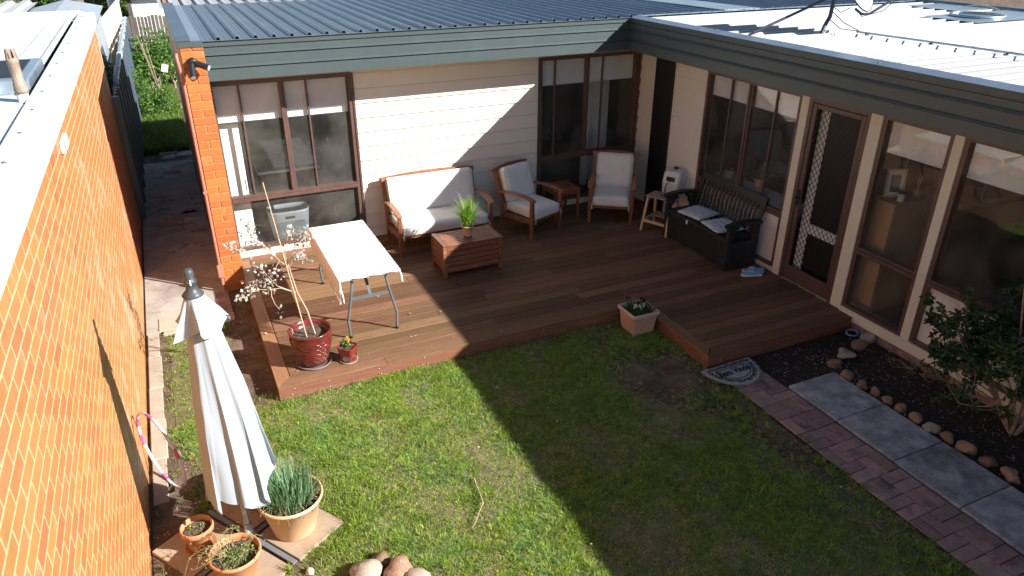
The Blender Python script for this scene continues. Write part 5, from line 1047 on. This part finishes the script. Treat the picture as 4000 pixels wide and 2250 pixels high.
# stick on the lawn
MBs = MB().tube([(1.215, -4.96, GZ + .03), (1.20, -5.03, GZ + .035), (1.193, -5.12, GZ + .03), (1.177, -5.20, GZ + .04), (1.17, -5.25, GZ + .035), (1.10, -5.33, GZ + .03), (1.05, -5.40, GZ + .035), (1.0, -5.45, GZ + .03)], [.007, .006, .0055, .006, .005, .0045, .004, .003], 7); tag(MBs.build('stick', 'bark'), 'crooked dry stick lying on the lawn', 'stick')
# edging stones of the garden bed, then loose stones in front
ES = [(5.86, -4.70, .14, .075, .07, 'long pale'), (5.62, -4.78, .12, .085, .075, 'dark grey'), (5.37, -4.84, .12, .10, .07, 'speckled'), (5.16, -4.90, .12, .075, .06, 'broad flat brown'), (5.085, -5.12, .09, .08, .065, ''), (5.08, -5.30, .09, .06, .05, ''), (5.09, -5.44, .06, .06, .055, ''), (5.10, -5.57, .075, .055, .05, ''), (5.095, -5.72, .07, .06, .055, ''), (5.10, -5.88, .075, .07, .06, ''), (5.085, -6.035, .07, .065, .06, ''), (5.10, -6.18, .065, .07, .06, ''), (5.105, -6.35, .07, .095, .07, ''), (5.12, -6.545, .08, .08, .07, ''), (5.11, -6.745, .08, .10, .075, ''), (5.10, -6.95, .08, .09, .07, ''), (5.1, -7.15, .08, .08, .07, '')]
for k, (x, y, sx, sy, sz, nm) in enumerate(ES):
    me = rock(k * 1.7 + 3, rough=.55); me.materials.append(M['stone' if k not in (0, 2, 10) else 'stone_pale']); o = piece('edging_stone', me, None, (x, y, GZ + sz * .45), (random.uniform(-.2, .2), random.uniform(-.2, .2), random.uniform(-.5, .5)), scale=(sx * random.uniform(.66, .86), sy * random.uniform(.72, .92), sz * random.uniform(.66, .9))); tag(o, (nm + ' ' if nm else '') + 'rounded garden stone, ' + ORD[k] + ' from the deck in the row edging the bed', 'stone', 'stones edging the garden bed')
for k, (x, y, s, mt_, lab) in enumerate([(.19, -5.56, .115, 'stone_pale', 'large cream boulder at the bottom edge of the lawn'), (.40, -5.60, .10, 'stone', 'pinkish grey boulder right of the cream boulder'), (.31, -5.46, .07, 'stone', 'small grey stone behind the cream boulder'), (-.155, -5.345, .032, 'stone_pale', 'small pale stone near the paver corner'), (.50, -5.73, .08, 'stone_pale', 'cream stone cut off by the bottom of the view'), (.05, -5.60, .075, 'stone', 'low tan stone left of the cream boulder'), (-.17, -5.44, .06, 'stone', 'pink flat stone below the paver corner')]):
    me = rock(k + 31, rough=.35); me.materials.append(M[mt_]); o = piece('loose_stone', me, None, (x, y, GZ + s * .42), (random.uniform(-.3, .3), random.uniform(-.3, .3), random.uniform(0, 3)), scale=(s * 1.05, s * .9, s * .8)); tag(o, lab, 'stone')
# doormat with woven pattern
dmz = GZ + .033; dmx = thing('doormat', 'half round coir doormat lettered in dark scrollwork at the deck step', 'doormat', (4.125, -4.62, GZ)); dT = Matrix.Translation((4.125, -4.465, 0)) @ Matrix.Rotation(R(1.5), 4, 'Z')
mp = [(-.295, 0)]
for i in range(0, 25): a = math.pi + math.pi * i / 24; mp.append((.295 * math.cos(a) * (1 if abs(math.cos(a)) < .98 else 1), -.03 + .335 * math.sin(a) ** 1 if abs(math.sin(a)) > .02 else -.03))
mp.append((.295, 0)); MB().prism([(x, y) for x, y in mp][::-1], GZ + .018, dmz, dT).build('mat', 'coir', dmx)
sc_ = MB(); Z = dmz + .002
def ribbon(pts, w): sc_.sweep([dT @ Vector((x, y, Z)) for x, y in pts], w, .003)
inner = [(-.19, -.075)] + [(.19 * math.cos(math.pi + math.pi * i / 16), -.10 + .165 * math.sin(math.pi + math.pi * i / 16)) for i in range(17)] + [(.19, -.075), (-.19, -.075)]; ribbon(inner, .008)
def curl(cx, cy, a0, s, sgn): ribbon([(cx + s * (1 - t) * math.cos(a0 + sgn * t * 7.5), cy + s * (1 - t) * math.sin(a0 + sgn * t * 7.5)) for t in np.linspace(0, .85, 12)], .0075)
for i in range(11):
    x = -.245 + .049 * i; curl(x, -.037, 0.4, .024, 1 if i % 2 else -1)
    if i < 10: ribbon([(x + .012, -.02 if i % 2 else -.055), (x + .03, -.05 if i % 2 else -.022), (x + .045, -.055 if i % 2 else -.02)], .0075)
for i in range(15):
    a = math.pi + .14 + (math.pi - .28) * i / 14; cx, cy = .243 * math.cos(a), -.05 + .262 * math.sin(a); curl(cx, cy, a, .024, 1 if i % 2 else -1)
    b_ = a + .11
    if i < 14: ribbon([(.26 * math.cos(a + .05), -.05 + .28 * math.sin(a + .05)), (.235 * math.cos(b_), -.05 + .25 * math.sin(b_)), (.225 * math.cos(b_ + .07), -.05 + .243 * math.sin(b_ + .07))], .0075)
sc_.build('scrollwork', 'coir_dark', dmx)
fc = bpy.data.curves.new('lettering', 'FONT'); fc.body = 'Bem Vindo'; fc.size = .118; fc.align_x = 'CENTER'; fc.extrude = .0015; fc.shear = .15; fc.offset = .0022
fo = bpy.data.objects.new('lettering_source', fc); COL.objects.link(fo); dg = bpy.context.evaluated_depsgraph_get(); tme = bpy.data.meshes.new_from_object(fo.evaluated_get(dg)); bpy.data.objects.remove(fo)
tme.transform(dT @ Matrix.Translation((-.005, -.178, Z + .001)) @ Matrix.Scale(.74, 4, (1, 0, 0))); tme.transform(Matrix.Translation(-WL[dmx.name])); tme.materials.clear(); tme.materials.append(M['coir_dark']); to = bpy.data.objects.new('lettering', tme); COL.objects.link(to); to.parent = dmx
fz = MB()
for i in range(260):
    k = random.random() * (len(mp) - 1); i0 = int(k); a = Vector(mp[i0]).lerp(Vector(mp[i0 + 1]), k - i0); d = Vector((a.x, a.y + .12)).normalized(); L_ = random.uniform(.006, .02); p0 = dT @ Vector((a.x, a.y, GZ + .024)); p1 = dT @ Vector((a.x + d.x * L_ + random.uniform(-.006, .006), a.y + d.y * L_ + random.uniform(-.006, .006), GZ + random.uniform(.018, .034))); fz.bar(p0, p1, .0022, .0022)
tag(fz.build('frayed_fibres', 'coir', dmx), kind='stuff')
rgm = MB().tube([(5.80 + .07 * math.cos(a), -4.53 + .05 * math.sin(a), GZ + .02 + .008 * math.sin(a)) for a in np.linspace(0, 2 * math.pi, 24, endpoint=False)], .010, 8, closed=True); tag(rgm.build('plastic_ring', 'blue_plastic'), 'pale blue plastic ring lying beside the deck step', 'ring')
# background pots and bushes in the alley
bp2 = potted('grey_pot', 'grey plastic pot with bare canes and a white tag in the alley', 'plant pot', (-.57, 10.2, GZ), ppot(.32, .15, .19, .04), 'pvc_blue', .28, .17)
for k, (dx, dy, L_) in enumerate([(-.1, .1, 1.2), (-.25, 0, 1.4), (.05, .1, .5), (-.18, .2, 1.1)]): MB().tube([(0, 0, .28), (dx * .5, dy * .5, .28 + L_ * .5), (dx, dy, .28 + L_)], .008, 5).build('cane', 'bark', bp2, True)
MB().box(-.16, -.02, -.05, -.045, .85, 1.02, .002, Matrix.Rotation(.3, 4, 'Y')).build('tag', 'white_plastic', bp2, True)
tk = thing('dark_bin', 'black compost bin against the paling fence', 'bin', (-.30, 13.3, GZ)); MB().lathe([(.30, 0), (.26, .85), (.28, .86), (.28, .90), (.1, .96), (0, .96)], 18).build('bin', 'black_plastic', tk, True)
def bush(name, label, loc, rad, n, size, cols, seed, mt='leaf', trunk=True, cat='bush', aspect=.55):
    t = thing(name, label, cat, loc); g = np.random.default_rng(seed); m = 14; cc = g.normal(0, .5, (m, 3)) * np.array(rad) * .75 + np.array([0, 0, rad[2] * .95]); cc[:, 2] = np.clip(cc[:, 2], rad[2] * .25, None); w = g.dirichlet(np.ones(m) * 3); P = []
    for k in range(m): q = g.normal(0, 1, (int(n * w[k]) + 1, 3)); q /= np.linalg.norm(q, axis=1)[:, None]; q *= (g.uniform(.4, 1.0, (len(q), 1)) ** .6) * np.array(rad) * .46; P.append(q + cc[k])
    P = np.concatenate(P); P[:, 2] = np.maximum(P[:, 2], .02); leaf_tuft(t, 'foliage', P, g.uniform(.6, 1.25, len(P)) * size, cols, seed, mt, up=np.array([0, -.15, .5]), aspect=aspect, jit=.3)
    if trunk:
        for k in range(6): q = cc[k]; MB().tube([(g.normal(0, .03), g.normal(0, .03), 0), (q[0] * .4, q[1] * .4, q[2] * .5), tuple(q)], [.018, .012, .005], 5).build('branch', 'bark', t, True)
    return t
GR = [(.06, .15, .025), (.10, .20, .03), (.17, .27, .05), (.035, .09, .02)]
bush('alley_bush', 'sunlit leafy green bush at the far end of the alley', (-.66, 11.7, GZ), (.72, .7, .74), 4200, .085, GR, 101); bush('alley_bush', 'rambling green shrub against the brick side of the house', (-.25, 12.7, GZ), (.35, .5, .8), 1400, .09, GR, 102); bush('alley_bush', 'low weedy shrub along the steel fence', (-.92, 9.4, GZ), (.3, .9, .55), 1800, .06, GR, 103)
bush('alley_bush', 'low tangle of weeds in front of the grey pot', (-.5, 9.3, GZ), (.36, .5, .34), 1300, .06, GR, 105, trunk=False); bush('fence_shrub', 'dark shrub in the gap between garage and shed', (-1.30, 4.0, GZ + 1.2), (.16, .5, .5), 900, .06, [(.02, .06, .02), (.05, .12, .03)], 104)
for k, (x, y, h, lab) in enumerate([(-9.5, -11.5, 3.4, 'unseen leafy tree added to block sky beyond the garage nearest the viewer'), (-10.5, -6.0, 3.9, 'tallest unseen leafy tree added to block sky beyond the garage roof'), (-10.0, 0.5, 3.2, 'unseen leafy tree added to block sky beyond the far end of the garage')]): bush('sky_block_tree', lab, (x, y, GZ), (2.6, 2.8, h), 3800, .30, GR, 140 + k, cat='tree')  # unseen trees added to block skylight; the windows can reflect them
for k, (x, y, h, lab) in enumerate([(-4.6, 18.0, 1.75, 'leafy tree at the far left corner of the view'), (-3.2, 20.0, 1.5, 'round green tree behind the white shed roof'), (-2.3, 21.0, 1.25, 'yellow green tree left of the white stack'), (-0.9, 22.0, 1.25, 'green tree right of the white stack')]): bush('far_tree', lab, (x, y, GZ), (1.2, .9, h), 2600, .16, GR + ([(.45, .42, .04)] if k == 2 else []), 110 + k, cat='tree')
# shrub at the right edge and dry twigs in the bed
rs = thing('glossy_shrub', 'dark glossy leaved shrub against the house at the right edge', 'shrub', (5.72, -6.36, GZ)); g = np.random.default_rng(131); LP = []; LD = []
def grow(p, d, L_, r, lev):
    q = [p]; dd = d.copy()
    for i in range(4): dd = (dd + Vector(g.normal(0, .16, 3)) + Vector((0, 0, .06))).normalized(); q.append(q[-1] + dd * L_ / 4)
    MB().tube(q, [r * (1 - .12 * i) for i in range(5)], 6 if lev == 0 else 5).build('branch', 'bark', rs)
    if lev < 3:
        for k in range(3 if lev else 4):
            a = Vector(g.normal(0, 1, 3)); nd = (dd + a * .62).normalized(); nd.z = nd.z * .6 + .22; grow(q[g.integers(2, 5)] if k else q[4], nd.normalized(), L_ * g.uniform(.55, .75), r * .55, lev + 1)
    else:
        for i in (2, 3, 4):
            for k in range(9): LP.append(np.array(q[i]) + g.normal(0, .012, 3)); LD.append(np.array(dd))
for k, (a, tilt) in enumerate([(2.4, .25), (3.3, .4), (1.9, .42), (4.4, .35), (.4, .15), (3.0, .12), (4.9, .4), (1.5, .5), (4.2, .15), (2.2, .5), (5.0, .2)]): grow(Vector((5.72 + .03 * math.cos(a), -6.36 + .03 * math.sin(a), GZ)), Vector((math.cos(a) * math.sin(tilt), math.sin(a) * math.sin(tilt), math.cos(tilt))), .60, .015, 0)
LP = np.array(LP); keep = LP[:, 0] < 5.88; LP = LP[keep]; v, t_, c_ = leaves(LP, g.uniform(.04, .066, len(LP)), pick([(.03, .075, .02), (.045, .10, .025), (.02, .05, .015), (.07, .12, .035)], len(LP), .25, rng=g), np.array([-.3, -.3, .5]), .42, .2, rng=g); npmesh('leaves', v, t_, c_, 'leaf_thick', rs)
MB().tube([(5.60, -6.22, .75), (5.58, -6.16, 1.05), (5.54, -6.14, 1.25), (5.5, -6.17, 1.4)], [.010, .008, .006, .003], 6).build('bare_branch', 'bark', rs)
tw = thing('dry_twigs', 'tangle of dry brown twigs in the bed against the wall', 'twigs', (5.8, -5.35, GZ))
for k in range(26):
    a = g.uniform(0, 2 * math.pi); q = [Vector((.05 * math.cos(a), .05 * math.sin(a), .01))]
    for i in range(4): q.append(q[-1] + Vector((math.cos(a) * .05 + g.normal(0, .025), math.sin(a) * .06 + g.normal(0, .03), g.normal(.025, .03))))
    for p_ in q: p_.x = min(p_.x, .08); p_.z = max(p_.z, .004)
    MB().tube(q, [.0035, .003, .0025, .002, .001], 4).build('twig', 'twig', tw, True)
# indoor plants
for nm, lab, loc, n, L_, cols, rp_ in (('spider_plant', 'spider plant with arching striped leaves on the kitchen sill', (6.16, -2.48, .79), 120, .30, [(.10, .18, .06), (.30, .36, .2)], .085), ('desk_plant', 'small plant in a white pot on the dresser', (6.24, -4.385, 1.262), 40, .10, [(.05, .13, .04)], .045), ('kitchen_plant', 'yellow pot with a cactus on the kitchen sill', (6.2, -1.88, .74), 30, .12, [(.06, .12, .04)], .07)):
    t = potted(nm, lab, 'plant', loc, ppot(rp_ * 1.9, rp_ * .8, rp_, .02), 'white_plastic' if nm == 'desk_plant' else ('planter_pink' if nm == 'spider_plant' else 'terracotta_pale'), rp_ * 1.5, rp_ * .8); blade_tuft(t, 'leaves', n, rp_ * .5, L_ * .5, L_, L_ * 1.1, .012, cols, rp_ * 1.5, int(n), 1.5)
ks_ = MB().box(6.05, 6.45, -3.2, -1.5, .68, .735, .005); tag(ks_.build('kitchen_bench', 'white_paint'), 'pale bench top behind the kitchen window', 'bench top')
df = thing('reed_diffuser', 'amber reed diffuser bottle on the dresser', 'diffuser', (6.5, -4.36, 1.262)); MB().lathe([(0, 0), (.035, 0), (.035, .06), (.015, .08), (.015, .1), (.01, .1)], 14).build('bottle', 'terracotta', df, True)
for k in range(6): MB().tube([(0, 0, .05), (.02 * math.cos(k), .02 * math.sin(k), .22)], .002, 4).build('reed', 'bamboo', df, True)
# ---------------------------------------------------------------- lawn
def fbm(x, y, f, seed): return np.array([noise.noise((a * f, b * f, seed)) + .5 * noise.noise((a * f * 2.3, b * f * 2.3, seed + 5)) for a, b in zip(x, y)])
def inside(x, y):
    lawn = (x > -.97) & (x < 3.95) & (y < -3.215) & (y > -8.3)
    strip = (x > -.97) & (x < -.06) & (y <= -1.47) & (y > -4.6)
    k = lawn | strip
    k &= ~((x > -.36 + .05 * np.sin(y * 9)) & (x < .06) & (y > -3.05))                        # soil strip beside the deck
    c, s = math.cos(e1), math.sin(e1); dx, dy = x - UC.x, y - UC.y; lx, ly = dx * c + dy * s, -dx * s + dy * c
    k &= ~((np.abs(lx) < .485) & (np.abs(ly) < .485))
    return k
def dens(x, y, n1):
    d = np.ones_like(x)
    d *= np.clip(1.0 - np.clip((-.62 - x) / .25, 0, 1) * ((y < -3.45) & (y > -5.2)), .06, 1)      # trodden soil by the garage wall
    d *= np.where((x < -.86 + .05 * np.sin(y * 11)), .3, 1)
    d *= np.clip(1 - np.exp(-(((x - 3.5) / .55) ** 2 + ((y + 4.35) / .55) ** 2)) * 1.15, .03, 1)    # bare patch at the step
    d *= np.clip(1 - np.exp(-(((x - 3.75) / .25) ** 2 + ((y + 5.8) / 1.6) ** 2)) * .8, .1, 1)        # along the brick path
    d *= np.clip(1 - np.exp(-(((x - .1) / .5) ** 2 + ((y + 5.6) / .25) ** 2)) * .75, .1, 1)
    d *= np.clip(.95 + .7 * n1, .4, 1)
    d *= np.clip((-3.215 - y) / .05, .25, 1)
    return d
g = np.random.default_rng(5); N0 = 80000
x = g.uniform(-.97, 3.95, N0); y = np.where(g.uniform(0, 1, N0) < .16, g.uniform(-3.2, -1.47, N0), -3.2 - 5.0 * g.uniform(0, 1, N0) ** 1.1)
x = np.concatenate([x, g.uniform(-.95, -.34, 3600)]); y = np.concatenate([y, g.uniform(-3.6, -1.48, 3600)])
k = inside(x, y); x, y = x[k], y[k]; n1 = fbm(x, y, 1.7, 2.0); k = g.uniform(0, 1, len(x)) < dens(x, y, n1); x, y, n1 = x[k], y[k], n1[k]
n2 = fbm(x, y, 6.5, 9.0); n3 = fbm(x, y, 2.6, 14.0); m = len(x); per = 13      # tufts of 13 blades
th_h = (.016 + .022 * np.clip(n1 + .35, 0, 1.1) + .020 * np.clip(n2, 0, 1)) * g.uniform(.6, 1.4, m); th_dry = g.uniform(0, 1, m) < np.clip(.20 - .65 * n1 - .40 * n2, .04, .78)
th_c = pick([(.29, .41, .05), (.35, .47, .06), (.22, .37, .06), (.42, .50, .09), (.16, .29, .06)], m, .28, rng=g); bl = g.uniform(0, 1, m) < np.clip(.10 + .5 * n3, 0, .45); th_c[bl] = pick([(.15, .30, .09), (.18, .33, .11)], int(bl.sum()), .2, rng=g)
r_ = lambda q: np.repeat(q, per, 0); n = m * per; ox, oy = g.normal(0, .009, n), g.normal(0, .009, n); h = r_(th_h) * g.uniform(.5, 1.3, n)
ang = np.arctan2(oy, ox) + g.normal(0, .5, n); ln = h * g.uniform(.3, 1.15, n); wind = r_(6 * n3); lean = np.stack([np.cos(ang) * ln + .25 * h * np.cos(wind), np.sin(ang) * ln + .25 * h * np.sin(wind)], 1)
gc = r_(th_c) * g.uniform(.75, 1.25, (n, 1)); dry = r_(th_dry) & (g.uniform(0, 1, n) < .8) | (g.uniform(0, 1, n) < .10); gc[dry] = pick([(.58, .48, .28), (.48, .38, .20), (.64, .55, .35), (.34, .25, .14)], int(dry.sum()), .2, rng=g)
h = np.where(dry, h * .55, h); lean = np.where(dry[:, None], lean * 1.7, lean)
v, t_, c_ = blades(np.stack([r_(x) + ox, r_(y) + oy, np.full(n, GZ - .004)], 1), h, g.uniform(.0024, .0046, n), lean, np.clip(gc, 0, 1), rng=g)
tag(npmesh('lawn', v, t_, c_, 'grass_blade'), 'short patchy lawn of green and straw coloured grass', 'grass', kind='stuff')
# taller tufts along edges, alley grass beyond the concrete
pts = []
for (x0, x1, y0, y1, m) in ((-.1, .12, -5.15, -5.35, 260), (.1, .55, -5.3, -5.45, 160), (.15, .3, -4.7, -5.1, 260), (-.3, -.25, -5.25, -5.3, 60), (-1.1, -.95, -4.9, -5.4, 90), (-.7, .1, -3.0, -3.4, 260), (-.95, -.3, -1.48, -1.62, 300), (0.05, 3.9, -3.22, -3.27, 420), (3.86, 3.96, -4.6, -7.5, 180), (-.98, -.9, -2.2, -3.0, 60)):
    pts.append(np.stack([g.uniform(x0, x1, m), g.uniform(y1, y0, m), np.full(m, GZ - .004)], 1))
pts = np.concatenate(pts); n = len(pts); hh = g.uniform(.03, .085, n); a = g.uniform(0, 6.28, n); v, t_, c_ = blades(pts, hh, g.uniform(.003, .006, n), np.stack([np.cos(a), np.sin(a)], 1) * (hh * g.uniform(.2, .8, n))[:, None], pick([(.18, .30, .02), (.25, .36, .03), (.12, .22, .02), (.42, .36, .18)], n, .2, rng=g), rng=g)
tag(npmesh('edge_grass', v, t_, c_, 'grass_blade'), 'longer grass tufts along the edges of the lawn', 'grass', kind='stuff')
n = 24000; x = g.uniform(-1.1, -.24, n); y = 6.1 + 7.7 * g.uniform(0, 1, n) ** 1.3; hh = g.uniform(.05, .22, n); a = g.uniform(0, 6.28, n); v, t_, c_ = blades(np.stack([x, y, np.full(n, GZ - .01)], 1), hh, g.uniform(.006, .014, n), np.stack([np.cos(a), np.sin(a)], 1) * (hh * .6)[:, None], pick([(.10, .22, .02), (.16, .30, .03), (.07, .15, .02), (.3, .28, .12)], n, .25, rng=g), rng=g)
tag(npmesh('alley_grass', v, t_, c_, 'grass_blade'), 'rough grass growing at the back of the alley', 'grass', kind='stuff')
# leaf litter, wood chips and pebbles
def scatter(name, label, boxes, size, cols, seed, mt='leaf_thick', flat=True):
    g = np.random.default_rng(seed); P = np.concatenate([np.stack([g.uniform(a, b, m), g.uniform(c, d, m), np.full(m, z) + g.uniform(0, .01, m)], 1) for a, b, c, d, z, m in boxes]); v, t_, c_ = leaves(P, g.uniform(size * .5, size * 1.4, len(P)), pick(cols, len(P), .2, rng=g), np.array([0, 0, 3.0]), .55, .1, rng=g); return tag(npmesh(name, v, t_, c_, mt), label, 'litter', kind='stuff')
scatter('bed_litter', 'wood chips and pebbles strewn over the dark garden bed', [(5.05, 5.9, -8, -4.6, GZ + .008, 1500), (4.45, 5.3, -5.0, -4.5, GZ + .008, 260), (4.95, 5.25, -5.3, -4.7, GZ + .01, 260)], .022, [(.10, .075, .05), (.22, .17, .12), (.05, .035, .025), (.38, .32, .25)], 71)
scatter('soil_litter', 'dead leaves and pebbles on the bare soil beside the deck', [(-.35, -.02, -3.1, -.75, GZ + .004, 130), (-1.1, -.6, -5.2, -3.2, GZ + .004, 420), (2.9, 3.9, -4.9, -3.7, GZ + .004, 110), (-1.1, -.3, -1.4, .2, GZ + .01, 40)], .018, [(.42, .28, .18), (.30, .2, .12), (.16, .11, .07), (.55, .46, .36)], 72)
scatter('deck_litter', 'fallen leaves scattered over the deck boards', [(.02, 1.8, -3.15, -1.2, .002, 26), (1.8, 3.9, -3.1, -.9, .002, 14)], .028, [(.55, .42, .3), (.62, .5, .4), (.4, .25, .15)], 73)
scatter('lawn_litter', 'pale fallen petals scattered on the lawn', [(-.6, 3.9, -7.5, -3.3, GZ + .025, 60)], .022, [(.7, .62, .5), (.5, .4, .3)], 74)
